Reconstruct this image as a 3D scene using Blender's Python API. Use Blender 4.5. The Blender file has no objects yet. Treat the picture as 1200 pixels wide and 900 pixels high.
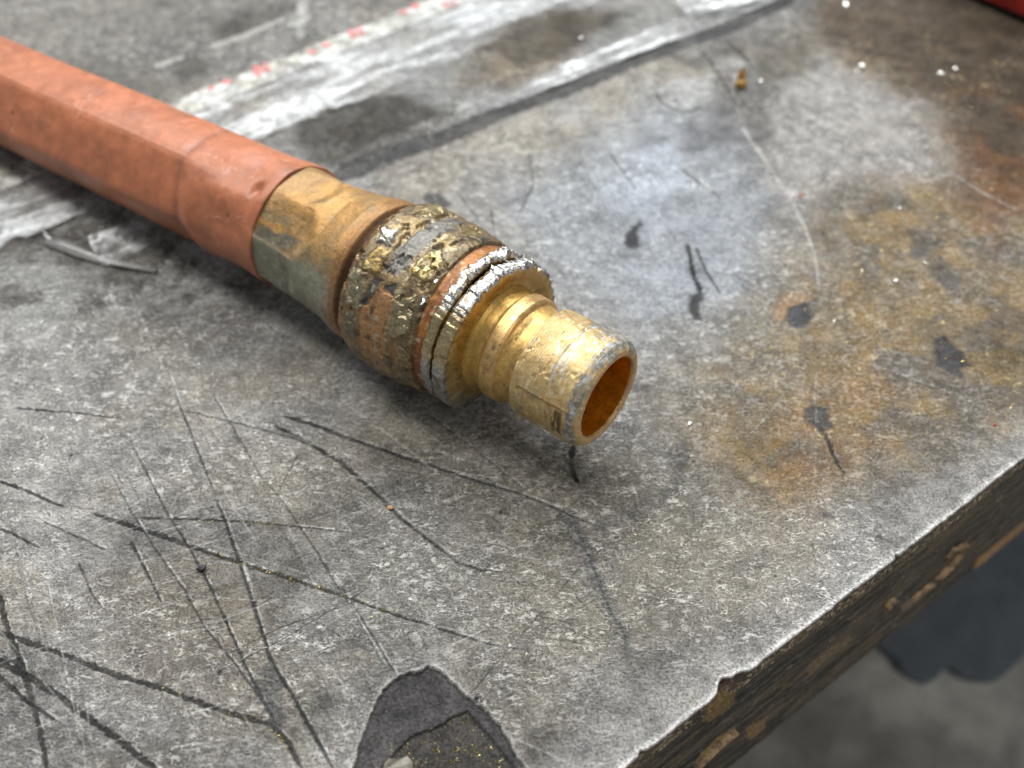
import bpy, math, random
import numpy as np
random.seed(7)
rng = np.random.default_rng(11)
S = bpy.context.scene
C = S.collection
MM = 0.001

# ------------------------------------------------------------------ camera, world, lamps
cam_d = bpy.data.cameras.new('camera')
cam = bpy.data.objects.new('camera', cam_d)
C.objects.link(cam)
cam.location = (0, 0, 140*MM)
cam.rotation_euler = (math.radians(40), 0, 0)
cam_d.sensor_width = 36
cam_d.lens = 36*1300/1200
cam_d.clip_start = 0.005
cam_d.clip_end = 50
cam_d.dof.use_dof = True
cam_d.dof.focus_distance = 0.158
cam_d.dof.aperture_fstop = 15
S.camera = cam

W = bpy.data.worlds.new('World')
S.world = W
W.use_nodes = True
W.node_tree.nodes['Background'].inputs['Color'].default_value = (0.80, 0.86, 0.92, 1)
W.node_tree.nodes['Background'].inputs['Strength'].default_value = 0.28


def area(name, loc, target, sx, sy, power, col):
    l = bpy.data.lights.new(name, 'AREA')
    l.shape = 'RECTANGLE'; l.size = sx; l.size_y = sy; l.energy = power; l.color = col
    o = bpy.data.objects.new(name, l); C.objects.link(o)
    o.location = loc
    v = np.array(target) - np.array(loc)
    from mathutils import Vector
    o.rotation_euler = Vector(v).to_track_quat('-Z', 'Y').to_euler()
    return o


area('shop_or_fill_lamp', (0.10, 1.15, 1.10), (0, 0.12, 0), 1.3, 0.40, 24, (0.95, 0.98, 1.0))
area('shop_or_fill_lamp', (-0.55, 0.45, 1.25), (0, 0.12, 0), 0.30, 1.2, 13, (1.0, 0.98, 0.95))
area('shop_or_fill_lamp', (1.1, -0.7, 1.2), (0.12, 0.1, -0.1), 0.25, 1.2, 7, (1.0, 0.97, 0.92))  # fill lamp, added unseen to brighten the floor and bench edge
S.view_settings.view_transform = 'Standard'
S.view_settings.look = 'None'
S.view_settings.exposure = 0.18
S.view_settings.gamma = 1.0

# ------------------------------------------------------------------ numpy noise and masks
TAB = [np.random.default_rng(100+i).random((256, 256)) for i in range(8)]


def vn(x, y, seed=0):
    T = TAB[seed % 8]
    x = x + 17.3*seed; y = y + 9.1*seed
    ix = np.floor(x).astype(int); iy = np.floor(y).astype(int)
    fx = x-ix; fy = y-iy
    fx = fx*fx*(3-2*fx); fy = fy*fy*(3-2*fy)
    a = T[ix & 255, iy & 255]; b = T[(ix+1) & 255, iy & 255]
    c = T[ix & 255, (iy+1) & 255]; d = T[(ix+1) & 255, (iy+1) & 255]
    return (a*(1-fx)+b*fx)*(1-fy)+(c*(1-fx)+d*fx)*fy


def fbm(x, y, seed=0, octv=4, gain=0.5):
    t = 0; a = 1; n = 0
    for o in range(octv):
        t = t+a*vn(x, y, seed+o); n += a; a *= gain; x = x*2.03; y = y*2.03
    return t/n


def sstep(a, b, x):
    t = np.clip((x-a)/(b-a), 0, 1)
    return t*t*(3-2*t)


def poly_mask(x, y, pts, soft=0.0):
    """1 inside the polygon; soft = width of a fading border"""
    px = np.array([p[0] for p in pts]); py = np.array([p[1] for p in pts])
    out = np.zeros(x.shape)
    m = soft+0.5
    sel = (x > px.min()-m) & (x < px.max()+m) & (y > py.min()-m) & (y < py.max()+m)
    X = x[sel]; Y = y[sel]
    ins = np.zeros(X.shape, bool); dist = np.full(X.shape, 1e9)
    for i in range(len(px)):
        x0, y0 = px[i-1], py[i-1]; x1, y1 = px[i], py[i]
        cr = ((y0 > Y) != (y1 > Y)) & (X < (x1-x0)*(Y-y0)/((y1-y0) if y1 != y0 else 1e-9)+x0)
        ins ^= cr
        dx, dy = x1-x0, y1-y0
        t = np.clip(((X-x0)*dx+(Y-y0)*dy)/(dx*dx+dy*dy+1e-12), 0, 1)
        dist = np.minimum(dist, np.hypot(X-x0-t*dx, Y-y0-t*dy))
    sd = np.where(ins, dist, -dist)
    out[sel] = sstep(-soft, soft, sd) if soft > 0 else ins
    return out


def line_mask(x, y, pts, w0, w1=None, soft=0.10, rough=0.35, seed=0):
    """1 on a scratch along the polyline, its width running from w0 to w1"""
    w1 = w0 if w1 is None else w1
    P = np.array(pts)
    seg = np.hypot(*(P[1:]-P[:-1]).T); cum = np.concatenate([[0], np.cumsum(seg)]); tot = cum[-1]
    out = np.zeros(x.shape); m = max(w0, w1)+soft+0.3
    for i in range(len(seg)):
        x0, y0 = P[i]; x1, y1 = P[i+1]
        sel = (x > min(x0, x1)-m) & (x < max(x0, x1)+m) & (y > min(y0, y1)-m) & (y < max(y0, y1)+m)
        if not sel.any():
            continue
        X = x[sel]; Y = y[sel]; dx, dy = x1-x0, y1-y0
        t = np.clip(((X-x0)*dx+(Y-y0)*dy)/(dx*dx+dy*dy+1e-12), 0, 1)
        d = np.hypot(X-x0-t*dx, Y-y0-t*dy)
        f = (cum[i]+t*seg[i])/tot
        w = (w0+(w1-w0)*f)*0.5
        w = w*(1-rough+2*rough*vn(X*2.2, Y*2.2, seed))*np.clip(np.minimum(f, 1-f)*18+0.25, 0, 1)
        out[sel] = np.maximum(out[sel], 1-sstep(w-soft*0.5, w+soft, d))
    return out


# ------------------------------------------------------------------ mesh building
def grid_mesh(name, P, closed=False, attrs=None, keep=None, smooth=True):
    """P: (n,m,3) in mm -> mesh in metres; closed joins the last column to the first"""
    n, m = P.shape[:2]
    me = bpy.data.meshes.new(name)
    me.vertices.add(n*m)
    me.vertices.foreach_set('co', (P.reshape(-1, 3)*MM).astype(np.float32).ravel())
    I = np.arange(n*m).reshape(n, m)
    if closed:
        J = np.concatenate([I, I[:, :1]], 1)
    else:
        J = I
    q = np.stack([J[:-1, :-1], J[:-1, 1:], J[1:, 1:], J[1:, :-1]], -1).reshape(-1, 4)
    if keep is not None:
        q = q[keep.ravel()]
    nf = len(q)
    me.loops.add(nf*4); me.polygons.add(nf)
    me.loops.foreach_set('vertex_index', q.astype(np.int32).ravel())
    me.polygons.foreach_set('loop_start', np.arange(0, nf*4, 4, dtype=np.int32))
    me.polygons.foreach_set('loop_total', np.full(nf, 4, np.int32))
    me.polygons.foreach_set('use_smooth', np.full(nf, smooth, bool))
    for k, v in (attrs or {}).items():
        if v.ndim == 3:
            a = me.attributes.new(k, 'FLOAT_COLOR', 'POINT')
            c = np.ones((n*m, 4), np.float32); c[:, :3] = v.reshape(-1, 3)
            a.data.foreach_set('color', c.ravel())
        else:
            a = me.attributes.new(k, 'FLOAT', 'POINT')
            a.data.foreach_set('value', v.astype(np.float32).ravel())
    me.update(calc_edges=True)
    me.validate()
    return me


def raw_mesh(name, verts, faces, smooth=False):
    me = bpy.data.meshes.new(name)
    me.from_pydata([tuple(c*MM for c in v) for v in verts], [], faces)
    if smooth:
        me.polygons.foreach_set('use_smooth', np.ones(len(me.polygons), bool))
    me.update()
    return me


def root(name, label, cat, loc, group=None):
    o = bpy.data.objects.new(name, None); C.objects.link(o)
    o.empty_display_size = 0.01
    o.location = [c*MM for c in loc]; o['label'] = label; o['category'] = cat
    if group:
        o['group'] = group
    return o


def link(name, me, mat, parent=None, label=None, cat=None, group=None, kind=None, base=None):
    """vertices arrive in scene coordinates; shift them to the parent's (or own) base point"""
    org = None
    if base is not None:
        org = np.array(base)*MM
    p = parent
    pl = np.zeros(3)
    while p is not None:
        pl = pl+np.array(p.location); p = p.parent
    if org is None:
        org = pl
    if np.abs(org).max() > 0:
        co = np.empty(len(me.vertices)*3, np.float32); me.vertices.foreach_get('co', co)
        co = co.reshape(-1, 3)-org.astype(np.float32)
        me.vertices.foreach_set('co', co.ravel()); me.update()
    o = bpy.data.objects.new(name, me); C.objects.link(o)
    if parent is not None:
        o.parent = parent
    o.location = org-pl
    if mat is not None:
        me.materials.clear(); me.materials.append(mat)
    if label: o['label'] = label
    if cat: o['category'] = cat
    if group: o['group'] = group
    if kind: o['kind'] = kind
    return o


# ------------------------------------------------------------------ materials
def new_mat(name):
    m = bpy.data.materials.new(name); m.use_nodes = True
    nt = m.node_tree
    return m, nt, nt.nodes, nt.links, nt.nodes['Principled BSDF']


def coords(N, L, scale=1000.0):
    tc = N.new('ShaderNodeTexCoord')
    mp = N.new('ShaderNodeMapping'); mp.inputs['Scale'].default_value = (scale,)*3
    L.new(tc.outputs['Object'], mp.inputs['Vector'])
    return mp.outputs['Vector']


def noise(N, L, vec, scale, detail=4, rough=0.55, dist=0.0, kind='FBM'):
    n = N.new('ShaderNodeTexNoise'); n.noise_type = kind
    n.inputs['Scale'].default_value = scale; n.inputs['Detail'].default_value = detail
    n.inputs['Roughness'].default_value = rough; n.inputs['Distortion'].default_value = dist
    if kind == 'FBM':
        n.normalize = True
    L.new(vec, n.inputs['Vector'])
    return n.outputs['Fac']


def ramp(N, L, fac, a, b, ca=0.0, cb=1.0):
    r = N.new('ShaderNodeMapRange'); r.interpolation_type = 'SMOOTHSTEP'
    r.inputs['From Min'].default_value = a; r.inputs['From Max'].default_value = b
    r.inputs['To Min'].default_value = ca; r.inputs['To Max'].default_value = cb
    L.new(fac, r.inputs['Value'])
    return r.outputs['Result']


def mth(N, L, op, a, b=None):
    m = N.new('ShaderNodeMath'); m.operation = op
    for i, v in enumerate((a, b)):
        if v is None: continue
        if isinstance(v, (int, float)): m.inputs[i].default_value = v
        else: L.new(v, m.inputs[i])
    return m.outputs[0]


def mixc(N, L, fac, a, b, blend='MIX'):
    m = N.new('ShaderNodeMix'); m.data_type = 'RGBA'; m.blend_type = blend
    for k, v in ((0, fac), (6, a), (7, b)):
        if isinstance(v, (int, float)): m.inputs[k].default_value = v
        elif isinstance(v, tuple): m.inputs[k].default_value = (*v, 1)
        else: L.new(v, m.inputs[k])
    return m.outputs[2]


def attr(N, name):
    a = N.new('ShaderNodeAttribute'); a.attribute_name = name
    return a


def bump(N, L, h, dist, strength=1.0, prev=None):
    b = N.new('ShaderNodeBump'); b.inputs['Strength'].default_value = strength
    b.inputs['Distance'].default_value = dist
    L.new(h, b.inputs['Height'])
    if prev is not None: L.new(prev, b.inputs['Normal'])
    return b.outputs['Normal']


def mat_worktop():
    m, nt, N, L, B = new_mat('worn_bench_top')
    v = coords(N, L)
    tint = attr(N, 'tint').outputs['Color']
    fin = attr(N, 'filament').outputs['Fac']
    gl = attr(N, 'gloss').outputs['Fac']
    # short curled pale fibres on the grey ground: stretched noise in two directions
    def fibres(ang, sx, sy, width, dist):
        mp = N.new('ShaderNodeMapping'); mp.inputs['Rotation'].default_value = (0, 0, math.radians(ang))
        mp.inputs['Scale'].default_value = (sx, sy, 1)
        L.new(v, mp.inputs['Vector'])
        q = noise(N, L, mp.outputs['Vector'], 1.0, 3, 0.62, dist)
        return ramp(N, L, mth(N, L, 'ABSOLUTE', mth(N, L, 'SUBTRACT', q, 0.5)), 0.0, width, 1.0, 0.0)
    fa = fibres(35, 0.36, 0.86, 0.06, 1.1)
    fb_ = fibres(-50, 0.42, 0.98, 0.06, 1.2)
    fc = fibres(0, 1.3, 1.7, 0.06, 0.8)
    b_a = ramp(N, L, noise(N, L, v, 0.42, 3, 0.6), 0.42, 0.60)
    b_b = ramp(N, L, noise(N, L, v, 0.63, 3, 0.65), 0.60, 0.42)
    fil = mth(N, L, 'ADD', mth(N, L, 'MULTIPLY', fa, b_a), mth(N, L, 'MULTIPLY', fb_, b_b))
    fil = mth(N, L, 'MINIMUM', mth(N, L, 'ADD', fil, mth(N, L, 'MULTIPLY', fc, 0.32)), 1.0)
    fil = mth(N, L, 'MULTIPLY', fil, fin)
    grain = noise(N, L, v, 2.6, 5, 0.75)
    speck = noise(N, L, v, 1.3, 2, 0.5)
    blotch = noise(N, L, v, 0.20, 5, 0.65)
    g = ramp(N, L, grain, 0.32, 0.68, 0.34, 1.5)
    b2 = ramp(N, L, blotch, 0.3, 0.7, 0.55, 1.30)
    k = mth(N, L, 'MULTIPLY', g, b2)
    comb = N.new('ShaderNodeCombineColor')
    for i in range(3): L.new(k, comb.inputs[i])
    c = mixc(N, L, 1.0, tint, comb.outputs[0], 'MULTIPLY')
    lift = mixc(N, L, 0.50, mixc(N, L, 1.0, tint, (2.6, 2.6, 2.6), 'MULTIPLY'), (0.80, 0.79, 0.75))
    c = mixc(N, L, mth(N, L, 'MULTIPLY', fil, 0.80), c, lift)
    L.new(c, B.inputs['Base Color'])
    L.new(mth(N, L, 'MULTIPLY', mth(N, L, 'ADD', mth(N, L, 'MULTIPLY', fil, 0.2), 0.42), fin), B.inputs['Metallic'])
    L.new(ramp(N, L, fin, 0.0, 1.0, 0.12, 0.55), B.inputs['Specular IOR Level'])
    rg = mth(N, L, 'ADD', ramp(N, L, grain, 0.25, 0.75, 0.36, 0.58), mth(N, L, 'MULTIPLY', gl, -0.20))
    rg = mth(N, L, 'ADD', rg, ramp(N, L, fin, 0.0, 0.8, 0.2, 0.0))
    L.new(rg, B.inputs['Roughness'])
    h = mth(N, L, 'ADD', mth(N, L, 'MULTIPLY', fil, 0.6), grain)
    nb = bump(N, L, h, 0.00022, 1.0)
    nb = bump(N, L, speck, 0.00022, 0.6, nb)
    L.new(nb, B.inputs['Normal'])
    return m


def mat_part(name, rough=(0.3, 0.55), grain_scale=3.0, grain_amt=(0.75, 1.2), bumpd=0.00006, metal_default=1.0, coat=0.0, spec=0.5):
    """colour from 'tint', metalness from 'metal', extra roughness from 'dull' on the vertices"""
    m, nt, N, L, B = new_mat(name)
    v = coords(N, L)
    t = attr(N, 'tint').outputs['Color']; me = attr(N, 'metal').outputs['Fac']; du = attr(N, 'dull').outputs['Fac']
    g = noise(N, L, v, grain_scale, 5, 0.65, 0.3)
    g2 = noise(N, L, v, grain_scale*0.25, 4, 0.6, 0.5)
    k = mth(N, L, 'MULTIPLY', ramp(N, L, g, 0.25, 0.75, *grain_amt), ramp(N, L, g2, 0.3, 0.7, 0.86, 1.12))
    comb = N.new('ShaderNodeCombineColor')
    for i in range(3): L.new(k, comb.inputs[i])
    c = mixc(N, L, 1.0, t, comb.outputs[0], 'MULTIPLY')
    L.new(c, B.inputs['Base Color'])
    L.new(me, B.inputs['Metallic'])
    L.new(mth(N, L, 'ADD', ramp(N, L, g2, 0.25, 0.75, *rough), du), B.inputs['Roughness'])
    B.inputs['Coat Weight'].default_value = coat
    B.inputs['Specular IOR Level'].default_value = spec
    L.new(bump(N, L, mth(N, L, 'ADD', g, g2), bumpd, 0.9), B.inputs['Normal'])
    return m


def mat_plain(name, col, rough=0.5, metal=0.0, var=0.25, scale=0.8, bumpd=0.00005):
    m, nt, N, L, B = new_mat(name)
    v = coords(N, L)
    g = noise(N, L, v, scale, 5, 0.65, 0.3)
    a = tuple(x*(1-var) for x in col); b = tuple(min(1, x*(1+var)) for x in col)
    L.new(mixc(N, L, ramp(N, L, g, 0.3, 0.7), a, b), B.inputs['Base Color'])
    B.inputs['Metallic'].default_value = metal
    L.new(ramp(N, L, g, 0.2, 0.8, max(0.05, rough-0.12), rough+0.12), B.inputs['Roughness'])
    L.new(bump(N, L, g, bumpd, 0.8), B.inputs['Normal'])
    return m


def mat_film():
    m, nt, N, L, B = new_mat('clear_film')
    v = coords(N, L)
    a = attr(N, 'haze_glare').outputs['Fac']
    g = noise(N, L, v, 0.35, 5, 0.6, 0.8)
    B.inputs['Base Color'].default_value = (0.80, 0.82, 0.82, 1)
    B.inputs['Roughness'].default_value = 0.24
    B.inputs['Specular IOR Level'].default_value = 0.6
    L.new(mth(N, L, 'MULTIPLY', a, ramp(N, L, g, 0.25, 0.7, 0.35, 1.0)), B.inputs['Alpha'])
    L.new(bump(N, L, g, 0.0006, 0.8), B.inputs['Normal'])
    return m


M_TOP = mat_worktop()
M_HOSE = mat_part('copper_red_sleeve', (0.34, 0.46), 1.6, (0.92, 1.08), 0.00005, spec=0.5)
M_BRASS = mat_part('worn_brass', (0.32, 0.50), 2.6, (0.80, 1.15), 0.00003)
M_PATINA = mat_part('patinated_brass', (0.34, 0.52), 3.0, (0.72, 1.22), 0.00008)
M_CHEWED = mat_part('chewed_metal', (0.26, 0.46), 2.6, (0.6, 1.3), 0.00008)
M_SILVER = mat_part('torn_alloy', (0.22, 0.42), 3.0, (0.7, 1.15), 0.00006)
M_EDGE = mat_part('grimy_board_edge', (0.4, 0.7), 2.2, (0.35, 1.7), 0.00025, spec=0.3)
M_FLOOR = mat_part('floor_concrete', (0.6, 0.8), 0.08, (0.8, 1.2), 0.0003)
M_MAT = mat_plain('dark_rubber', (0.11, 0.125, 0.14), 0.6, 0, 0.12, 0.1)
M_FILM = mat_film()
M_STRIP = mat_part('printed_strip', (0.30, 0.5), 1.2, (0.7, 1.1), 0.0001)
M_RED = mat_plain('red_print', (0.60, 0.14, 0.13), 0.5, 0, 0.45, 1.0)
M_INK = mat_plain('dark_print', (0.10, 0.10, 0.08), 0.5, 0, 0.35, 1.0)
M_FLECK = mat_plain('bright_fleck', (0.85, 0.84, 0.80), 0.16, 1.0, 0.05, 2.0)
M_BRASSDUST = mat_plain('brass_dust', (0.75, 0.62, 0.22), 0.28, 1.0, 0.15, 2.0)
M_BLACK = mat_plain('black_crumb', (0.012, 0.012, 0.013), 0.45, 0, 0.2, 2.0)
M_TAN = mat_plain('tan_crumb', (0.55, 0.33, 0.16), 0.6, 0, 0.2, 2.0)
M_WOOD = mat_plain('split_wood', (0.33, 0.215, 0.115), 0.6, 0, 0.85, 0.55, 0.0003)
M_PAINT = mat_plain('chipped_red_paint', (0.27, 0.018, 0.015), 0.35, 0, 0.6, 0.12, 0.0002)
M_DARKSTEEL = mat_plain('dark_steel', (0.05, 0.047, 0.043), 0.45, 0.6, 0.3, 0.4)
M_PLASTIC, _nt, _N, _L, _B = new_mat('clear_plastic')
_B.inputs['Base Color'].default_value = (0.50, 0.50, 0.48, 1)
_B.inputs['Roughness'].default_value = 0.18
_B.inputs['Transmission Weight'].default_value = 0.55
_B.inputs['IOR'].default_value = 1.46

# ------------------------------------------------------------------ setting: floor under the bench
EDGE0 = np.array([14.21, 53.48]); EDGE_DIR = np.array([0.8010, 0.5986]); EDGE_OUT = np.array([0.5986, -0.8010])
FZ = -175.0
gx = np.concatenate([[-3000, -1200, -500], np.linspace(-250, 450, 141), [700, 1400, 3000]])
gy = np.concatenate([[-3000, -1200, -500], np.linspace(-200, 500, 141), [800, 1400, 3000]])
X, Y = np.meshgrid(gx, gy)
fb = fbm(X/45, Y/45, 3, 5)
t = np.stack([0.40+0.25*(fb-0.5), 0.385+0.25*(fb-0.5), 0.345+0.25*(fb-0.5)], -1)
dk = sstep(0.5, 0.62, fbm(X/22+5, Y/22, 5, 4))
t = t*(1-0.35*dk[..., None])
me = grid_mesh('floor', np.stack([X, Y, np.full(X.shape, FZ)], -1), attrs={'tint': t, 'metal': X*0, 'dull': X*0})
link('floor', me, M_FLOOR, kind='structure')

# ------------------------------------------------------------------ the bench
bench = root('workbench', 'heavy workbench with scratched galvanised grey top and grimy layered edge', 'workbench', (60, 200, 0))


def edge_wave(a):
    w = 0.30*(fbm(a*0.9, a*0+3, 1, 4)-0.5)+0.5*(fbm(a*0.12, a*0+8, 2, 2)-0.5)
    w = w-1.5*np.exp(-((a-18.6)/1.5)**2)-0.7*np.exp(-((a-21.0)/1.0)**2)      # the bite in the rim
    w = w-0.5*np.exp(-((a-3.2)/0.5)**2)-0.5*np.exp(-((a-52.4)/0.25)**2)
    return w


fine_y = [40.0]
while fine_y[-1] < 262:
    fine_y.append(fine_y[-1]+0.15+0.20*max(0, fine_y[-1]-75)/180)
ys = np.concatenate([[-300, -150, -60, 0, 25], fine_y, [290, 340, 450, 620, 900]])
NF = 820
u = np.linspace(0, 1, NF)
rows = []
edge_flag = []
for y in ys:
    yc = min(max(y, 40), 262)
    half = 65.4+(yc-53.5)*0.2966+9
    a_e = (y-EDGE0[1])/EDGE_DIR[1]
    xe = EDGE0[0]+a_e*EDGE_DIR[0]
    xl = -half
    if y < 40: xl = min(xl, xe-60)
    xr = min(half, xe)
    xend = min(xe, 900)
    left = np.array([-900, -500, -250]) if y > -200 else np.array([-900, -700, -500])
    left = np.minimum(left, xl-np.array([30, 20, 10]))
    fine = xl+(xr-xl)*u
    right = xr+(xend-xr)*np.array([0.02, 0.1, 0.3, 0.6, 1.0])
    rows.append(np.concatenate([left, fine, right]))
    edge_flag.append(xe <= 900)
X = np.array(rows); Y = np.repeat(ys[:, None], X.shape[1], 1)
A = (X-EDGE0[0])*EDGE_DIR[0]+(Y-EDGE0[1])*EDGE_DIR[1]       # along the rim
Bn = -((X-EDGE0[0])*EDGE_OUT[0]+(Y-EDGE0[1])*EDGE_OUT[1])   # inwards from the rim
w = edge_wave(A)*np.exp(-Bn/2.5)
X = X+EDGE_OUT[0]*w; Y = Y+EDGE_OUT[1]*w
Z = np.zeros(X.shape)

# --- colours of the sheet
lo = fbm(X/26, Y/26, 0, 5)
mid = fbm(X/7, Y/7, 2, 4)
fi = fbm(X/1.1, Y/1.1, 4, 3)
T = np.empty(X.shape+(3,))
T[:] = (0.275, 0.262, 0.243)
T *= (0.62+1.1*(lo-0.3)+0.5*(mid-0.5))[..., None]
smoke = sstep(0.46, 0.66, fbm(X/19+3, Y/19, 5, 5)); warm = sstep(0.42, 0.62, fbm(X/15, Y/15+7, 7, 5))
T = T*(1-0.42*smoke[..., None])
T = T*(1-0.55*warm[..., None]*(1-np.array((1.0, 0.90, 0.72))))
fil = 0.55+0.75*sstep(0.3, 0.65, fbm(X/12, Y/12, 6, 4))
fil = np.clip(fil*(1-0.5*smoke), 0, 1)
gloss = 0.35+1.1*(mid-0.5)+0.9*(lo-0.5)+0.3*smoke


def paint(mask, col, amt=1.0):
    global T
    k = (mask*amt)[..., None]
    T = T*(1-k)+np.array(col)*k


jx = X+5.0*(fbm(X/6, Y/6, 5, 4)-0.5); jy = Y+5.0*(fbm(X/6, Y/6, 6, 4)-0.5)
kx = X+1.4*(fbm(X/1.4, Y/1.4, 1, 4)-0.5); ky = Y+1.4*(fbm(X/1.4, Y/1.4, 3, 4)-0.5)
# large patches: painted bluish lamp reflection; brass brown, rust and pale oxide stains
bl = poly_mask(jx, jy, [(0.00,164.53),(20.75,182.95),(28.82,197.41),(40.42,188.60),(49.15,164.53),(45.72,141.34),(33.41,126.96),(20.47,128.93),(6.23,147.95)], 9)
paint(bl, (0.29, 0.315, 0.35), 0.85)
paint(poly_mask(jx, jy, [(16.57,168.31),(23.84,177.48),(32.60,180.19),(35.90,170.88),(27.54,160.83),(18.63,160.83)], 4), (0.44, 0.49, 0.56), 0.6)  # brighter core of that painted reflection
pale = poly_mask(jx, jy, [(54.48,194.43),(67.06,209.87),(78.75,203.54),(87.53,194.43),(88.89,180.19),(86.00,170.88),(73.08,169.08),(62.50,165.78),(54.48,157.22),(49.15,164.53)], 2.5)
paint(pale, (0.33, 0.315, 0.30), 0.75)
br = poly_mask(jx, jy, [(126.80,233.86),(93.40,226.70),(74.61,230.25),(74.51,209.87),(86.45,197.41),(89.59,182.95),(86.97,170.11),(74.52,168.06),(62.03,165.03),(56.81,147.95),(48.84,137.09),(39.62,129.92),(31.13,119.32),(32.08,103.51),(37.39,93.91),(47.11,97.83),(55.63,101.05),(68.60,105.18),(88.83,113.85)], 9)
brn = sstep(0.34, 0.62, fbm(X/4.5, Y/4.5, 2, 5))
paint(br, (0.155, 0.112, 0.056), 0.95)
paint(br*brn, (0.235, 0.15, 0.05), 0.7)
paint(br*sstep(0.47, 0.60, fbm(X/7+9, Y/7, 6, 5)), (0.085, 0.075, 0.062), 0.75)
up = poly_mask(jx, jy, [(131.59,248.99),(80.72,241.29),(63.09,219.79),(76.37,209.87),(87.53,194.43),(88.53,177.48),(86.19,162.06),(102.55,157.22)], 8)
paint(up, (0.075, 0.054, 0.034), 1.0)
fil *= 1-0.75*up; gloss -= 0.6*up; fil *= 1-0.3*br
rust = poly_mask(jx, jy, [(95.46,197.41),(116.23,200.45),(99.62,147.95),(86.55,145.72),(84.57,162.06)], 7)
paint(rust*sstep(0.38, 0.6, fbm(X/9, Y/9, 7, 4)), (0.15, 0.068, 0.025), 0.75)
paint(poly_mask(jx, jy, [(39.49,108.58),(49.52,119.32),(62.26,119.32),(63.44,112.07),(48.57,98.63),(39.14,97.03)], 4)*sstep(0.36, 0.6, mid), (0.24, 0.13, 0.05), 0.65)
paint(poly_mask(jx, jy, [(-13.13,98.63),(5.45,108.58),(18.83,105.18),(20.88,97.03),(6.33,89.36),(-7.69,92.38)], 6), (0.145, 0.125, 0.085), 0.55)  # olive shade below the nozzle, painted into the colour
paint(poly_mask(jx, jy, [(-57.21,79.34),(-47.31,84.97),(-36.52,79.34),(-36.31,70.07),(-46.61,68.80)], 5), (0.19, 0.165, 0.125), 0.7)
paint(poly_mask(jx, jy, [(-29.48,92.38),(-5.13,92.38),(12.10,77.97),(2.29,65.08),(-19.91,70.07)], 9), (0.235, 0.22, 0.185), 0.6)
for pts, col, am, so in (
        ([(-24.51,108.58),(-5.52,112.07),(13.37,103.51),(26.25,98.63),(27.87,89.36),(12.52,86.41),(-5.19,95.46),(-19.69,98.63)], (0.105, 0.088, 0.055), 0.7, 6),  # dark brown patch below the nozzle
        ([(5.25,98.63),(34.54,101.86),(37.57,86.41),(18.74,70.07),(4.59,65.08),(-4.84,77.97)], (0.215, 0.19, 0.145), 0.6, 8),
        ([(-61.20,80.72),(-46.07,84.97),(-32.68,77.97),(-30.01,57.98),(-42.90,61.47),(-55.63,67.55)], (0.135, 0.112, 0.085), 0.65, 5),
        ([(-31.63,70.07),(-21.31,72.65),(-18.16,62.66),(-22.01,55.71),(-29.86,56.84)], (0.12, 0.105, 0.08), 0.65, 4),
        ([(-55.80,101.86),(-43.04,105.18),(-38.91,95.46),(-51.27,92.38)], (0.19, 0.165, 0.125), 0.5, 3),
        ([(-88.88,123.09),(-70.20,128.93),(-52.70,121.19),(-55.16,112.07),(-81.71,108.58)], (0.24, 0.235, 0.22), 0.5, 6),
        ([(6.71,172.18),(17.03,177.48),(21.79,147.95),(11.78,130.93),(6.10,141.34)], (0.22, 0.235, 0.25), 0.5, 5),
        ([(26.50,130.93),(45.72,141.34),(53.00,130.93),(41.90,115.65),(27.76,113.85)], (0.18, 0.165, 0.13), 0.6, 6)):
    mk = poly_mask(jx, jy, pts, so)
    paint(mk*(0.55+0.45*sstep(0.35, 0.6, mid)), col, am)
# grime at the upper left beyond the strip, then a dark patch under the hose
gr = poly_mask(jx, jy, [(-145.30,265.31),(-8.38,257.00),(-72.04,197.41),(-102.15,177.48),(-113.99,172.18)], 7)
paint(gr, (0.135, 0.127, 0.112), 0.8)
paint(gr*sstep(0.48, 0.66, fbm(X/8, Y/8, 1, 5)), (0.095, 0.088, 0.075), 0.75)
gl2 = poly_mask(jx, jy, [(-106.54,159.62),(-69.26,174.81),(-41.14,141.34),(-48.09,137.09),(-63.31,130.93),(-88.94,132.95),(-97.84,132.95)], 5)
paint(gl2, (0.075, 0.070, 0.060), 0.85)
paint(gl2*sstep(0.5, 0.62, fbm(X/5, Y/5, 3, 5)), (0.30, 0.30, 0.285), 0.7)
paint(poly_mask(jx, jy, [(-98.91,145.72),(-76.19,141.34),(-78.45,126.96),(-91.75,123.09)], 4)*sstep(0.45, 0.6, mid), (0.31, 0.31, 0.30), 0.5)
# dirt between strip and seam
paint(poly_mask(jx, jy, [(-45.26,172.18),(-7.93,233.86),(65.98,237.54),(33.82,213.12),(-31.73,170.88)], 4), (0.20, 0.198, 0.19), 0.8)
dk = poly_mask(jx, jy, [(-38.36,185.75),(-28.58,194.43),(-10.63,191.49),(-9.51,182.95),(-26.82,172.18),(-35.34,173.49)], 2.5)
paint(dk, (0.060, 0.054, 0.043), 0.85)
paint(poly_mask(jx, jy, [(-12.06,208.27),(-2.89,223.22),(9.82,230.25),(17.51,226.70),(13.04,209.87),(0.00,198.93),(-10.85,198.93)], 4), (0.105, 0.080, 0.050), 0.9)
paint(poly_mask(jx, jy, [(-5.54,206.68),(3.79,216.43),(11.37,216.43),(7.39,206.68),(-1.82,200.45)], 2.5), (0.17, 0.125, 0.06), 0.6)
seam = line_mask(X, Y, [(-35.71,169.08),(-27.13,176.14),(-13.84,182.95),(0.00,192.95),(10.85,198.93),(29.93,211.49),(50.15,223.22),(67.86,236.80)], 5.5, 3.0, 0.9, 0.25, 2)
paint(seam, (0.050, 0.050, 0.052), 0.85)
Z -= 0.25*seam
fil *= 1-0.8*seam
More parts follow.
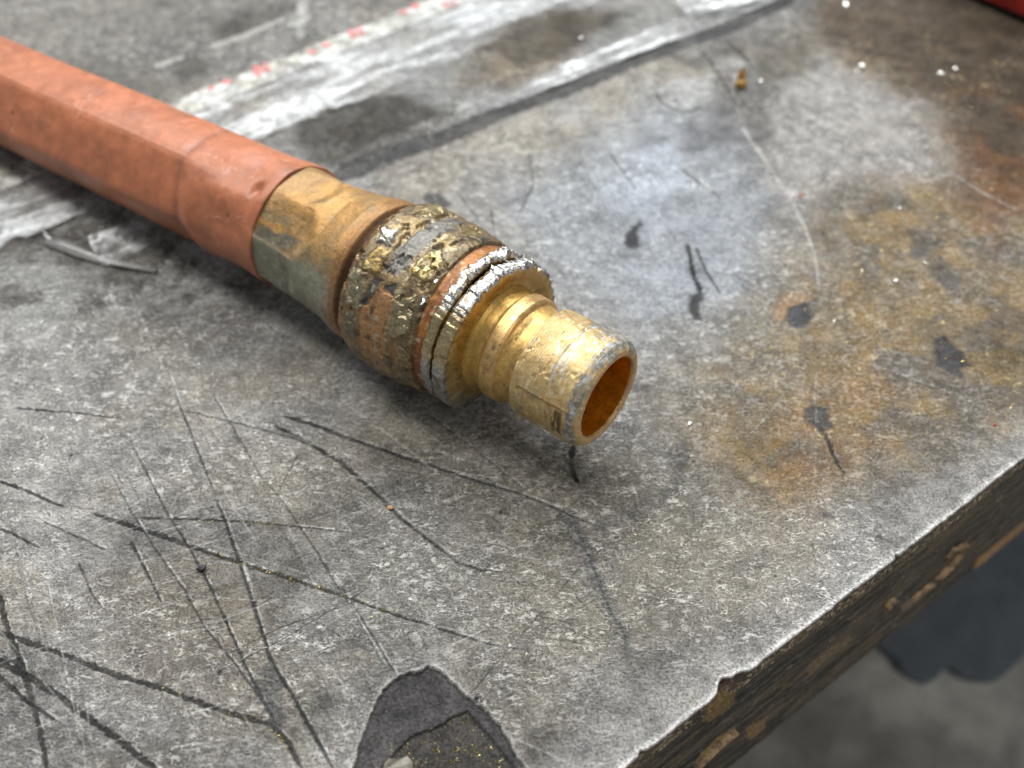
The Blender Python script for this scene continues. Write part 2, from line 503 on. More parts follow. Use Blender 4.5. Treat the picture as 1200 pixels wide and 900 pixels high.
for pts, col, am in (([(-45.33,185.75),(-36.02,197.41),(-23.41,197.41),(-14.17,191.49),(-25.84,181.57),(-35.20,172.18),(-42.23,174.81)], (0.040, 0.036, 0.029), 0.85),
                     ([(-7.55,214.77),(0.00,226.70),(17.75,232.05),(27.36,228.47),(17.06,216.43),(3.69,206.68)], (0.060, 0.047, 0.032), 0.8),
                     ([(-74.51,209.87),(-67.64,213.12),(-64.37,205.10),(-69.92,200.45)], (0.05, 0.047, 0.04), 0.8), ([(-70.05,226.70),(-51.51,233.86),(-52.07,223.22),(-64.43,216.43)], (0.09, 0.085, 0.075), 0.7),
                     ([(31.38,185.75),(46.44,194.43),(48.43,182.95),(33.79,174.81)], (0.15, 0.15, 0.155), 0.6), ([(52.61,213.12),(68.82,219.79),(62.27,203.54),(52.67,200.45)], (0.12, 0.105, 0.08), 0.6)):
    mk = poly_mask(jx, jy, pts, 2.0); paint(mk, col, am); fil *= 1-0.7*mk
# dark stains and pits of the right half
for pts, col, am in (
        ([(47.46,135.01),(49.29,137.09),(51.78,136.67),(52.40,133.36),(51.17,130.53),(48.46,130.13),(46.80,131.74)], (0.055, 0.058, 0.065), 0.95),
        ([(71.57,127.35),(74.19,128.53),(75.86,125.40),(76.91,121.19),(75.10,120.82),(74.65,118.03),(73.29,119.32),(70.87,122.14)], (0.055, 0.056, 0.06), 0.92),
        ([(46.95,112.43),(50.95,113.14),(51.07,108.58),(48.87,107.73),(46.72,109.45)], (0.060, 0.06, 0.063), 0.9),
        ([(21.06,153.45),(23.04,156.74),(24.75,158.17),(23.51,154.38),(23.52,150.22),(21.60,149.76),(20.78,151.59)], (0.045, 0.045, 0.048), 0.95),
        ([(31.35,137.93),(33.29,139.20),(34.41,138.36),(33.23,135.84),(32.63,131.74),(31.30,131.74),(30.70,134.60)], (0.045, 0.045, 0.048), 0.95),
        ([(75.49,147.95),(78.60,147.95),(80.76,141.34),(78.42,138.14),(74.93,142.43)], (0.075, 0.075, 0.078), 0.7),
        ([(73.17,154.85),(76.80,156.74),(76.27,147.95),(72.90,146.83)], (0.08, 0.08, 0.082), 0.6),
        ([(-17.18,164.03),(-13.99,166.03),(-11.40,162.55),(-12.95,160.59),(-16.24,161.57)], (0.045, 0.045, 0.05), 0.85),
        ([(46.14,92.38),(48.12,92.68),(48.28,91.46),(46.59,91.31)], (0.06, 0.06, 0.06), 0.8),
        ([(36.32,86.41),(38.08,85.69),(37.00,84.25),(35.57,84.68)], (0.09, 0.085, 0.08), 0.6),
        ([(-69.83,68.55),(-67.58,68.80),(-66.17,66.31),(-67.77,67.05)], (0.05, 0.05, 0.05), 0.9),
        ([(-34.58,66.31),(-32.54,68.17),(-30.50,65.08),(-29.94,59.13),(-31.51,59.13)], (0.07, 0.068, 0.065), 0.75),
        ([(-27.35,63.62),(-24.59,64.47),(-23.71,61.47),(-26.06,60.30)], (0.075, 0.07, 0.065), 0.65)):
    mk = poly_mask(kx, ky, pts, 0.45)
    paint(mk, col, am); fil *= 1-0.85*mk*am
    Z -= 0.06*mk
ring = poly_mask(kx, ky, [(45.16,134.60),(47.50,138.14),(51.42,138.99),(53.50,137.09),(51.03,136.67),(47.99,134.60),(46.88,131.33),(45.41,131.33)], 0.5)
paint(ring, (0.36, 0.22, 0.11), 0.75)
# scratches: dark gouges
SCR = [
    ([(-80.37,112.43),(-74.38,111.72),(-70.61,111.54),(-63.31,110.32)], 0.45, 0.28),
    ([(-53.06,111.90),(-44.97,109.62),(-38.40,107.56),(-32.61,105.69)], 0.22, 0.35),
    ([(-37.88,108.76),(-32.61,105.69),(-26.41,101.54),(-21.20,96.25),(-16.32,91.01),(-11.54,86.85),(-7.55,83.54),(-4.44,82.40),(0.00,81.98)], 0.85, 0.16),
    ([(-36.80,110.84),(-32.79,109.45),(-25.52,106.19),(-18.43,103.18),(-11.50,100.56),(-4.71,97.83),(0.65,95.93),(5.92,93.45),(8.57,91.92),(13.56,89.51)], 0.75, 0.22),
    ([(-62.73,92.07),(-56.76,89.96),(-49.79,87.44),(-42.93,84.82),(-36.11,82.40),(-29.56,80.17),(-25.37,78.65),(-16.52,75.28),(-10.32,73.17),(-4.24,71.09),(-0.59,70.20),(2.46,69.94)], 0.80, 0.20),
    ([(-55.78,91.31),(-49.12,91.16),(-39.99,90.71),(-30.69,89.66),(-23.89,88.77)], 0.50, 0.16),
    ([(-78.57,97.99),(-74.02,96.25),(-67.36,93.14)], 0.6, 0.3), ([(-76.05,89.51),(-73.14,88.17),(-69.01,85.98)], 0.45, 0.2),
    ([(-69.91,90.71),(-65.43,88.62),(-59.60,85.83)], 0.25, 0.4),
    ([(-72.31,72.91),(-66.94,71.09),(-60.36,68.80),(-53.20,66.06),(-47.58,64.47),(-41.33,62.19),(-35.25,60.18),(-31.64,59.25),(-29.37,57.29),(-26.52,52.93)], 0.75, 0.65),
    ([(-71.07,68.80),(-65.49,65.94),(-60.82,63.50),(-55.90,60.18),(-51.17,57.18),(-45.14,53.15)], 0.9, 0.75),
    ([(-73.52,79.34),(-69.83,72.52),(-66.63,67.92),(-64.07,62.90),(-61.77,58.67),(-59.12,52.93)], 0.75, 0.6),
    ([(-69.75,66.31),(-64.54,62.54),(-59.79,59.60)], 0.7, 0.3),
    ([(-48.79,115.11),(-43.96,107.56),(-38.46,98.63),(-34.59,94.22),(-30.53,88.32),(-21.57,75.54),(-14.91,65.08)], 0.28, 0.16),
    ([(-58.78,123.09),(-52.90,111.02),(-48.58,102.36),(-43.35,91.77),(-39.49,83.54),(-35.78,75.14),(-32.94,68.55),(-28.67,62.30),(-22.88,53.48)], 0.2, 0.6),
    ([(-60.24,105.69),(-52.10,92.68),(-47.61,86.56),(-43.33,80.03),(-39.75,73.82),(-36.45,67.92),(-33.28,62.90),(-30.84,59.13)], 0.18, 0.45),
    ([(-62.26,99.91),(-57.36,92.68),(-52.75,86.56),(-46.86,79.34),(-42.72,73.17),(-38.29,68.55),(-34.05,63.50),(-31.87,60.88)], 0.18, 0.35),
    ([(-62.89,83.54),(-59.84,78.65),(-57.69,76.21)], 0.4, 0.2), ([(-56.17,87.29),(-52.29,81.42),(-49.59,77.16)], 0.5, 0.2),
    ([(9.67,104.85),(9.16,101.54),(9.47,99.27),(10.20,97.67)], 0.95, 0.6),
    ([(-5.80,63.26),(0.00,70.45),(4.32,75.81),(10.80,84.25)], 0.16, 0.12),
    ([(-14.04,111.54),(-4.81,103.18),(2.73,95.78)], 0.2, 0.16), ([(-27.93,84.25),(-22.74,76.48),(-17.13,67.30)], 0.22, 0.12),
    ([(-26.57,103.18),(-21.16,100.56),(-13.16,99.27)], 0.18, 0.12),
    ([(49.30,108.58),(50.04,105.18),(50.60,101.05),(51.58,99.27)], 0.8, 0.3), ([(53.97,88.17),(55.29,87.29),(56.57,86.27)], 0.45, 0.5),
    ([(-33.38,103.18),(-34.34,100.23),(-35.51,96.25)], 0.2, 0.15), ([(-38.98,69.18),(-32.40,73.17),(-21.74,77.43)], 0.16, 0.12),
    ([(-40.35,66.31),(-31.80,71.35),(-20.69,79.34)], 0.12, 0.12), ([(-6.23,147.95),(-1.52,141.34),(0.00,135.01)], 0.4, 0.2),
    ([(32.41,151.36),(32.53,143.52),(33.55,138.78)], 0.7, 0.9), ([(33.71,150.22),(35.04,143.95),(36.95,138.14)], 0.6, 0.25),
    ([(32.81,173.49),(36.46,168.31),(40.08,164.03)], 0.4, 0.4), ([(19.58,177.48),(23.20,168.31),(23.90,166.54)], 0.35, 0.3),
    ([(-9.83,164.53),(-5.60,156.74)], 0.35, 0.2), ([(-4.05,160.83),(-3.17,153.68),(-2.33,147.95)], 0.3, 0.2),
    ([(3.41,177.48),(4.14,168.31),(0.80,157.22)], 0.3, 0.2), ([(13.51,174.81),(16.45,165.78)], 0.3, 0.2),
    ([(30.31,198.02),(31.26,194.43),(35.38,190.90),(40.00,192.66)], 0.5, 0.4),
    ([(42.27,213.12),(45.40,200.45),(47.84,191.49)], 0.6, 0.3), ([(47.58,218.10),(52.64,206.68)], 0.5, 0.5),
]
sx_ = X+0.22*(fbm(X*1.3, Y*1.3, 1, 3)-0.5); sy_ = Y+0.22*(fbm(X*1.3, Y*1.3, 2, 3)-0.5)
wax = [0.86+0.14*sstep(0.34, 0.5, fbm(X/2.5, Y/2.5, k, 4)) for k in (2, 5)]
flk = [sstep(0.47, 0.60, fbm(X/1.3, Y/1.3, k, 3)) for k in (0, 3, 6)]
for i, (pts, w0, w1) in enumerate(SCR):
    mk = line_mask(sx_, sy_, pts, w0*1.08, w1*1.08, 0.08, 0.45, i)*wax[i % 2]
    am = 0.94 if max(w0, w1) > 0.4 else 0.78
    paint(mk, (0.030, 0.029, 0.029), am)
    Z -= 0.18*mk*max(w0, w1)
    fil *= 1-0.95*mk
    sh_ = [(p[0]+0.08+0.35*max(w0, w1), p[1]+0.10+0.25*max(w0, w1)) for p in pts]
    fl_ = line_mask(X, Y, sh_, 0.15, 0.12, 0.09, 0.7, i+5)*(1-mk)*flk[i % 3]
    paint(fl_, (0.70, 0.69, 0.66), 0.75)  # bare burr with its lit edge painted pale on one side
    Z += 0.06*fl_
for pts, w0, w1, am in (([(7.69,92.38),(10.87,85.83),(11.36,82.83),(12.95,77.83),(14.64,73.82),(16.31,68.80)], 2.6, 0.5, 0.7), ([(12.65,89.06),(18.59,92.38),(24.79,97.03),(26.90,105.18)], 2.0, 1.2, 0.55),
                        ([(8.54,91.01),(11.21,84.97),(12.95,77.83),(15.81,70.07)], 0.4, 0.15, 0.8), ([(-7.97,101.86),(0.00,93.91),(7.65,90.86)], 2.5, 1.5, 0.35), ([(-33.43,66.31),(-30.73,59.13)], 3, 2, 0.5)):
    mk = line_mask(jx*0.3+X*0.7, jy*0.3+Y*0.7, pts, w0, w1, 0.9 if w0 > 0.5 else 0.15, 0.5, 2)
    paint(mk, (0.055, 0.055, 0.060), am); fil *= 1-0.6*mk*am
paint(poly_mask(kx, ky, [(31.13,199.23),(34.74,202.92),(42.12,203.54),(42.30,195.61),(36.44,192.66)], 0.8), (0.40, 0.405, 0.40), 0.6)
# pale scratches
PALE = [
    ([(48.24,181.57),(51.13,172.18),(53.67,162.06),(54.88,154.85),(55.26,147.95),(54.48,139.20)], 0.55, 0.4),
    ([(33.79,174.81),(38.65,165.78)], 0.5, 0.3), ([(-77.15,207.31),(-71.65,211.49)], 2.0, 1.2), ([(-66.61,214.77),(-59.26,219.79),(-51.86,226.00)], 2.0, 1.5),
    ([(-76.76,121.19),(-71.62,112.78),(-65.82,103.18)], 0.16, 0.12), ([(-81.35,126.96),(-76.41,119.32),(-72.22,112.96)], 0.2, 0.15),
    ([(-50.15,223.22),(-45.81,227.41)], 2.5, 1.5), ([(-48.54,233.86),(-47.20,218.10)], 2.5, 1.2), ([(85.49,172.18),(90.46,165.78),(95.59,160.83)], 0.3, 0.2),
    ([(-68.24,139.84),(-60.81,125.98),(-52.08,110.32)], 0.12, 0.12), ([(-28.54,114.75),(-20.36,107.73),(-10.50,98.63)], 0.18, 0.14),
    ([(47.07,185.75),(48.24,181.57)], 0.7, 0.5)]
for i, (pts, w0, w1) in enumerate(PALE):
    paint(line_mask(X, Y, pts, w0, w1, 0.2, 0.5, i+3), (0.46, 0.45, 0.42), 0.7)
# hair scratches, mostly from lower left to right
for i in range(420):
    if i < 310:
        cx, cy = rng.uniform(-75, 10), rng.uniform(55, 105)
        an = math.radians(rng.choice([rng.normal(24, 8), rng.normal(-58, 7), rng.normal(-18, 9)]))
    else:
        cx, cy = rng.uniform(-60, 95), rng.uniform(55, 200); an = rng.uniform(0, math.pi)
    ln = rng.uniform(3, 16)*(1 if i < 310 else 0.6)
    dx, dy = math.cos(an)*ln, math.sin(an)*ln
    bow = rng.normal(0, 0.05)*ln
    pts = [(cx-dx, cy-dy), (cx-dy/ln*bow, cy+dx/ln*bow), (cx+dx, cy+dy)]
    mk = line_mask(X, Y, pts, 0.10, 0.16, 0.10, 0.5, i)
    if rng.random() < 0.78: paint(mk, (0.06, 0.058, 0.055), rng.uniform(0.35, 0.7))
    else: paint(mk, (0.46, 0.45, 0.42), rng.uniform(0.3, 0.6))
# little dark pits
for i in range(170):
    cx, cy = rng.uniform(-90, 110), rng.uniform(48, 225)
    r = rng.uniform(0.12, 0.42)
    sel = (np.abs(X-cx) < 1) & (np.abs(Y-cy) < 1)
    mk = np.zeros(X.shape); mk[sel] = 1-sstep(r*0.5, r, np.hypot((X[sel]-cx), (Y[sel]-cy)*rng.uniform(0.6, 1.5))+0.3*(fi[sel]-0.5))
    paint(mk, (0.03, 0.029, 0.028), rng.uniform(0.5, 0.95)); fil *= 1-mk
# the flake of sheet missing at the near side
c1 = [(-20.93,49.16),(-20.31,53.48),(-19.63,57.40),(-18.27,61.95),(-17.36,64.11),(-16.08,65.50),(-14.14,66.55),(-12.71,66.80),(-11.47,67.55),(-9.35,66.68),(-7.80,65.08),(-6.03,63.26),(-4.07,61.83),(-1.79,59.25),(-0.33,57.18),(-0.11,56.16),(1.74,53.48),(4.27,49.16)]
c2 = [(-17.52,49.16),(-16.67,53.48),(-14.93,55.93),(-13.11,57.92),(-10.05,59.01),(-7.65,60.65),(-5.98,61.24),(-4.48,59.71),(-1.54,55.93),(0.54,53.48),(2.99,49.16)]
ex = X+0.5*(fbm(X*1.6, Y*1.6, 3, 3)-0.5); ey = Y+0.5*(fbm(X*1.6, Y*1.6, 5, 3)-0.5)
m1 = poly_mask(ex, ey, c1, 0.10); m2 = poly_mask(ex, ey, c2, 0.12)
halo = poly_mask(ex, ey, c1, 1.0)*(1-m1)
paint(sstep(0.05, 0.5, halo), (0.58, 0.57, 0.55), 0.6)
paint(m1, (0.062, 0.058, 0.058)); paint(m2, (0.052, 0.047, 0.043))
rimline = np.clip(poly_mask(ex, ey, c2, 0.45)*2, 0, 1)*(1-poly_mask(ex, ey, c2, 0.2))*m1
paint(rimline, (0.014, 0.012, 0.011), 0.9)
Z -= 0.55*m1+0.35*m2
fil *= 1-0.93*m1; gloss *= 1-0.5*m1
pit = line_mask(X, Y, [(-4.76,62.42),(-4.32,63.02)], 0.9, 1.1, 0.2, 0.3, 3)
paint(pit, (0.012, 0.012, 0.012)); Z -= 0.3*pit
# bright rubbed rim
rw = 1.0+1.3*(fbm(A*0.5, A*0, 4, 4)-0.35)
rub = 1-sstep(0.15, 1.0, Bn/np.maximum(rw, 0.25))
paint(rub, (0.80, 0.79, 0.76), 0.9); fil *= 1-0.5*rub*0.6
rub2 = 1-sstep(1.0, 9.0, Bn+3*(mid-0.5))
paint(rub2, (0.36, 0.35, 0.335), 0.45)
# brassy specks of filings rubbed into the sheet
spk = sstep(0.80, 0.9, vn(X*1.9, Y*1.9, 6))*sstep(0.45, 0.6, mid)
paint(spk*np.clip(br*0.9+0.18, 0, 1), (0.55, 0.44, 0.20), 0.55)

Z += 0.05*(fi-0.5)*fil+0.10*(mid-0.5)-0.12*rub
far = sstep(5, 40, np.abs(X)-(65.4+(np.clip(Y, 40, 262)-53.5)*0.2966))
Z *= 1-far
# rolled rim columns
last = np.stack([X[:, -1], Y[:, -1], Z[:, -1]], -1)
lipP = []
for o_, dz in ((0.10, -0.14), (0.16, -0.4), (0.14, -0.9), (0.02, -1.5), (-0.8, -1.6)):
    lipP.append(last+np.array([EDGE_OUT[0]*o_, EDGE_OUT[1]*o_, dz]))
P = np.concatenate([np.stack([X, Y, Z], -1), np.stack(lipP, 1)], 1)
lt = np.empty((len(ys), 5, 3)); lt[:, 0] = (0.72, 0.70, 0.67); lt[:, 1] = (0.16, 0.10, 0.085); lt[:, 2:] = (0.07, 0.045, 0.04)
T = np.concatenate([np.clip(T, 0.004, 0.9), lt], 1)
fil = np.concatenate([fil, np.full((len(ys), 5), 0.2)], 1); gloss = np.concatenate([gloss, np.zeros((len(ys), 5))], 1)
d1 = np.linalg.norm(P[1:, :-1]-P[1:, 1:], axis=-1)+np.linalg.norm(P[:-1, :-1]-P[:-1, 1:], axis=-1)
me = grid_mesh('worktop', P, attrs={'tint': T, 'filament': fil, 'gloss': gloss}, keep=d1 > 1e-4)
link('worktop', me, M_TOP, bench)


def lerp(t, mask, col, amt=1.0):
    k = (np.clip(mask, 0, 1)*amt)[..., None]
    return t*(1-k)+np.array(col)*k


def board(name, z0, z1, inset, seed, patches, label):
    al = np.concatenate([[-700, -300, -60], np.arange(-14, 100, 0.28), [140, 300, 900]])
    zz = np.linspace(z0, z1, 90)
    Aq, Zq = np.meshgrid(al, zz, indexing='ij')
    rel = 0.7*(fbm(Aq/9, Zq/2.2, seed, 4)-0.5)+0.35*(fbm(Aq/1.6, Zq/0.9, seed+2, 3)-0.5)
    off = -inset+rel
    r = np.minimum(Zq-z1, z0-Zq)
    off = off-0.9*np.exp(-r/0.7)
    t = np.empty(Aq.shape+(3,)); n_ = fbm(Aq/10, Zq/3, seed+1, 5); n2_ = fbm(Aq/2.0, Zq/1.0, seed+3, 4)
    t[:] = (0.030, 0.025, 0.018)
    t *= (0.6+1.1*n_)[..., None]
    k = (sstep(0.56, 0.68, n_)*0.6)[..., None]; t = t*(1-k)+np.array((0.13, 0.085, 0.04))*k
    k = (sstep(0.66, 0.76, n2_)*0.7)[..., None]; t = t*(1-k)+np.array((0.17, 0.15, 0.13))*k
    st_ = fbm(Aq/14, Zq/0.8, seed+4, 4)
    t = lerp(t, sstep(0.55, 0.62, st_), (0.10, 0.075, 0.045), 0.6); t = lerp(t, sstep(0.44, 0.38, st_), (0.012, 0.010, 0.008), 0.8)
    if seed == 1:
        top_ = sstep(-7.0, -5.8, Zq+0.8*(n_-0.5))
        off = off+0.7*top_
        t = lerp(t, top_*sstep(0.45, 0.65, n2_), (0.14, 0.085, 0.035), 0.55)
        t = lerp(t, top_*sstep(0.66, 0.72, vn(Aq*2.4, Zq*2.4, 3)), (0.42, 0.34, 0.22), 0.7)
        t = lerp(t, sstep(-3.2, -2.0, Zq), (0.075, 0.042, 0.034), 0.7)
    qa = Aq+1.6*(fbm(Aq/2, Zq/1.2, 2, 3)-0.5); qz = Zq+0.9*(fbm(Aq/2, Zq/1.2, 4, 3)-0.5)
    for pts, col, am, push in patches:
        mk = poly_mask(qa, qz, pts, 0.35)
        t = t*(1-(mk*am)[..., None])+np.array(col)*(mk*am)[..., None]
        off = off+push*mk
    pts3 = np.empty(Aq.shape+(3,))
    for i in (0, 1):
        pts3[..., i] = EDGE0[i]+Aq*EDGE_DIR[i]+off*EDGE_OUT[i]
    pts3[..., 2] = Zq
    b0 = pts3[:, :1].copy(); b1 = pts3[:, -1:].copy()
    for b in (b0, b1):
        b[..., 0] -= 300*EDGE_OUT[0]; b[..., 1] -= 300*EDGE_OUT[1]
    pts3 = np.concatenate([b0, pts3, b1], 1)
    t = np.concatenate([t[:, :1], t, t[:, -1:]], 1)
    z = np.zeros(t.shape[:2])
    me = grid_mesh(name, pts3, attrs={'tint': t, 'metal': z+0.0, 'dull': z})
    return link(name, me, M_EDGE, bench, label=label)


upper_board = board('edge_board', -1.6, -26.0, 0.9, 1, [
    ([(26.8,15.16),(38.21,14.18),(45.96,11.38),(49.02,5.8),(39.34,5.92),(29.94,6.73)], (0.10, 0.062, 0.04), 0.6, 0.0),
    ([(14.96,-2.2),(18.37,-1.88),(22.42,-7.22),(23.53,-13.89),(18.3,-13.17),(15.78,-8.41)], (0.20, 0.125, 0.035), 0.7, 0.0),
    ([(83.33,-42.43),(81.97,-31.9),(83.34,-27.51),(87.92,-34.29),(86.56,-38.94),(86.24,-45.51)], (0.30, 0.17, 0.08), 0.6, 0.2),
], 'upper grimy board of the bench edge with speckled rust')
lower_board = board('edge_board', -26.4, -52.0, 1.3, 4, [
    ([(97.79,-55.0),(94.12,-44.1),(107.49,-44.64),(117.5,-47.69),(128.73,-66.28),(120.71,-67.93),(110.04,-67.05),(104.81,-65.13)], (0.34, 0.19, 0.075), 0.85, 0.3),
    ([(48.38,-75.86),(56.69,-67.41),(77.78,-64.36),(103.87,-67.72),(108.79,-75.26),(87.15,-81.05),(63.75,-82.21),(57.06,-94.25)], (0.24, 0.14, 0.08), 0.6, 0.2),
    ([(36.37,-24.98),(38.4,-22.68),(42.31,-25.49),(40.44,-27.15),(38.29,-27.83)], (0.24, 0.145, 0.06), 0.7, 0.1),
    ([(42.41,-27.17),(47.41,-27.21),(53.22,-28.07),(54.65,-31.01),(49.42,-31.55),(44.62,-31.88)], (0.17, 0.115, 0.06), 0.7, 0.1),
    ([(18.09,-29.06),(21.01,-27.37),(23.79,-26.82),(27.01,-28.2),(26.66,-31.75),(23.12,-32.68),(19.95,-33.41)], (0.36, 0.25, 0.10), 0.75, 0.1),
    ([(67.9,-33.85),(74.18,-35.79),(77.85,-33.62),(79.8,-36.86),(76.59,-40.27),(70.98,-39.15)], (0.20, 0.135, 0.08), 0.75, 0.1),
    ([(30.35,-33.03),(35.88,-35.77),(36.66,-42.87),(33.28,-42.28)], (0.26, 0.16, 0.06), 0.6, 0.0),
], 'lower dark board of the bench edge with bare brown corners')


def splinter(line, wmax, thick, seed, par):
    """a raised torn sliver of bare wood on the bench edge, running along a line of (along, z)"""
    r_ = np.random.default_rng(seed)
    Q = np.array(line); Ln = np.hypot(*(Q[1:]-Q[:-1]).T).sum(); m = 46
    walk = np.cumsum(r_.normal(0, 0.06, m)); walk -= np.linspace(0, walk[-1], m)
    cum = np.concatenate([[0], np.cumsum(np.hypot(*(Q[1:]-Q[:-1]).T))])
    vs = []
    for k in range(m):
        f = k/(m-1); a = np.interp(f*Ln, cum, Q[:, 0]); z = np.interp(f*Ln, cum, Q[:, 1])
        wd = max(0.06, wmax*math.sin(math.pi*(0.02+0.96*f))**0.9*(0.35+0.9*float(vn(np.array(f*9.0), np.array(seed*3.7), seed))))
        sm_ = float(vn(np.array(f*7.0+4), np.array(seed*1.3), 2))
        jz = walk[k]+r_.normal(0, 0.05)
        for dz, o in ((wd*0.8, -1.5), (wd*0.7, thick*0.5+0.2*sm_), (0, thick*0.9+0.25*sm_), (-wd*0.7, thick*0.3), (-wd, -1.5)):
            zz_ = z+dz*0.5+jz
            vs.append((EDGE0[0]+a*EDGE_DIR[0]+o*EDGE_OUT[0], EDGE0[1]+a*EDGE_DIR[1]+o*EDGE_OUT[1], zz_))
    fs = [(k*5+j, k*5+j+1, (k+1)*5+j+1, (k+1)*5+j) for k in range(m-1) for j in range(4)]
    fs += [(4, 3, 2, 1, 0), tuple((m-1)*5+j for j in range(5))]
    link('wood_splinter', raw_mesh('wood_splinter', vs, fs, True), M_WOOD, par)


splinter([(71.37,-34.6),(75.65,-34.92),(78.74,-34.54),(81.69,-32.79),(82.89,-27.07)], 0.5, -0.7, 1, upper_board)
splinter([(76.26,-26.17),(76.69,-23.24),(81.56,-25.77)], 0.4, -0.3, 6, upper_board)
splinter([(59.79,-25.47),(60.77,-23.65),(62.57,-24.46)], 1.1, 0.1, 2, lower_board)
splinter([(18.26,-30.03),(21.04,-29.48),(23.66,-27.97),(26.85,-28.29)], 0.6, -0.3, 4, lower_board)
# bright shard wedged in the hole of the sheet
sh = [(-16.63,53.04),(-16.28,54.14),(-15.67,54.81),(-14.46,54.70),(-13.17,55.14),(-12.35,54.25),(-12.16,52.82),(-14.06,51.84)]
vs = [(x, y, -0.95) for x, y in sh]+[(x*0.9+0.1*sh[0][0], y, -0.35+0.35*((i*7) % 3)/2) for i, (x, y) in enumerate(sh)]
n = len(sh)
fs = [(i, (i+1) % n, n+(i+1) % n, n+i) for i in range(n)]+[(n, n+1, n+2), (n, n+2, n+3), (n, n+3, n+4), (n, n+4, n+5), (n, n+5, n+6), (n, n+6, n+7)]
link('metal_shard', raw_mesh('metal_shard', vs, fs), mat_plain('dull_shard', (0.17, 0.155, 0.125), 0.5, 0.5, 0.4, 1.2), bench)

# ------------------------------------------------------------------ dark mat on the floor beside the bench
outl = []
rawp = [(116.4, 153.4), (118.0, 149.2), (120.9, 147.0), (124.2, 145.6), (128.2, 147.3), (131.0, 150.3), (132.9, 149.7), (135.5, 147.5), (140.5, 146.2), (146.1, 146.7), (152.1, 150.6), (157.5, 155.4), (172.4, 169.4), (215.6, 221.9), (228.8, 285.7), (168.5, 244.3), (108.9, 175.4)]
for i in range(len(rawp)):
    p0, p1, p2, p3 = [np.array(rawp[(i+k) % len(rawp)]) for k in (-1, 0, 1, 2)]
    for f in (0, 0.25, 0.5, 0.75):
        outl.append(tuple(0.5*((2*p1)+(p2-p0)*f+(2*p0-5*p1+4*p2-p3)*f*f+(3*p1-p0-3*p2+p3)*f**3)))
n = len(outl)
top = [(x, y, FZ+3.0) for x, y in outl]; bot = [(x, y, FZ+0.2) for x, y in outl]
cen = np.array(outl).mean(0)
vs = bot+top+[(cen[0]+(x-cen[0])*0.985, cen[1]+(y-cen[1])*0.985, FZ+3.6) for x, y in outl]
fs = [(i, (i+1) % n, n+(i+1) % n, n+i) for i in range(n)]+[(n+i, n+(i+1) % n, 2*n+(i+1) % n, 2*n+i) for i in range(n)]+[tuple(range(2*n, 3*n))]
link('rubber_mat', raw_mesh('rubber_mat', vs, fs), M_MAT, None, 'dark blue grey mat with wavy edge on the floor below the bench', 'mat', base=(cen[0], cen[1], FZ))

# ------------------------------------------------------------------ hose with coupling
AX = np.array([-38.61, 143.16, 12.9]); AD = np.array([0.78932, -0.61317, 0.03163]); AD /= np.linalg.norm(AD)
HD = np.array([0.83511, -0.54913, 0.03249]); HD /= np.linalg.norm(HD)
hose = root('hose_coupling', 'copper red hose with patinated nut, chewed collar and open brass nozzle lying across the bench', 'hose', (-16, 125, 0))


def frame(D):
    a = np.cross(D, [0, 0, 1.0]); a /= np.linalg.norm(a)
    return a, np.cross(a, D)


N1, N2 = frame(AD)
TH0, TH1 = -125.0, 235.0


def lathe(prof, nth, disp=None, colour=None, name='part', seg=0.3):
    """prof: list of (s, r); resample, displace, colour. colour(S,TH,R)-> tint, metal, dull"""
    pr = np.array(prof, float)
    out = [pr[0]]
    for a, b in zip(pr[:-1], pr[1:]):
        k = max(1, int(np.ceil(np.hypot(*(b-a))/seg)))
        for i in range(1, k+1): out.append(a+(b-a)*i/k)
    pr = np.array(out)
    th = np.linspace(TH0, TH1, nth, endpoint=False)
    Sg = np.repeat(pr[:, :1], nth, 1); Rg = np.repeat(pr[:, 1:], nth, 1); Tg = np.repeat(th[None], len(pr), 0)
    ds = np.zeros(Sg.shape); dr = np.zeros(Sg.shape)
    if disp is not None: ds, dr = disp(Sg, Tg, Rg)
    s2 = Sg+ds; r2 = np.maximum(Rg+dr, 0.001); tr = np.radians(Tg)
    P = AX+s2[..., None]*AD+(r2*np.cos(tr))[..., None]*N1+(r2*np.sin(tr))[..., None]*N2
    t, me_, du = colour(Sg, Tg, Rg)
    return grid_mesh(name, P, closed=True, attrs={'tint': np.clip(t, 0.003, 0.95), 'metal': me_, 'dull': du})


def arc(T, r): return np.radians(T)*r


# --- sleeve
tl = np.concatenate([[-330, -300, -270, -240, -200, -160, -130, -110], np.arange(-95, 3.05, 0.28)])
th = np.linspace(TH0, TH1, 240, endpoint=False)
Ctr = np.empty((len(tl), 3)); Dr = np.empty((len(tl), 3))
for i, tv in enumerate(tl):
    k = sstep(-12, 6, np.array(tv))
    D = HD*(1-k)+AD*k; D /= np.linalg.norm(D)
    Ctr[i] = AX+HD*min(tv, 0)+AD*max(tv, 0); Dr[i] = D
    Ctr[i, 2] = max(Ctr[i, 2], 10.45)
Tg, Sg = np.meshgrid(th, tl)
def hexs(ph):
    fc_ = np.abs(np.mod(Tg-ph, 60)-30)
    fc_ = fc_-3.0*sstep(24, 30, fc_)
    return np.cos(np.radians(30))/np.cos(np.radians(fc_))


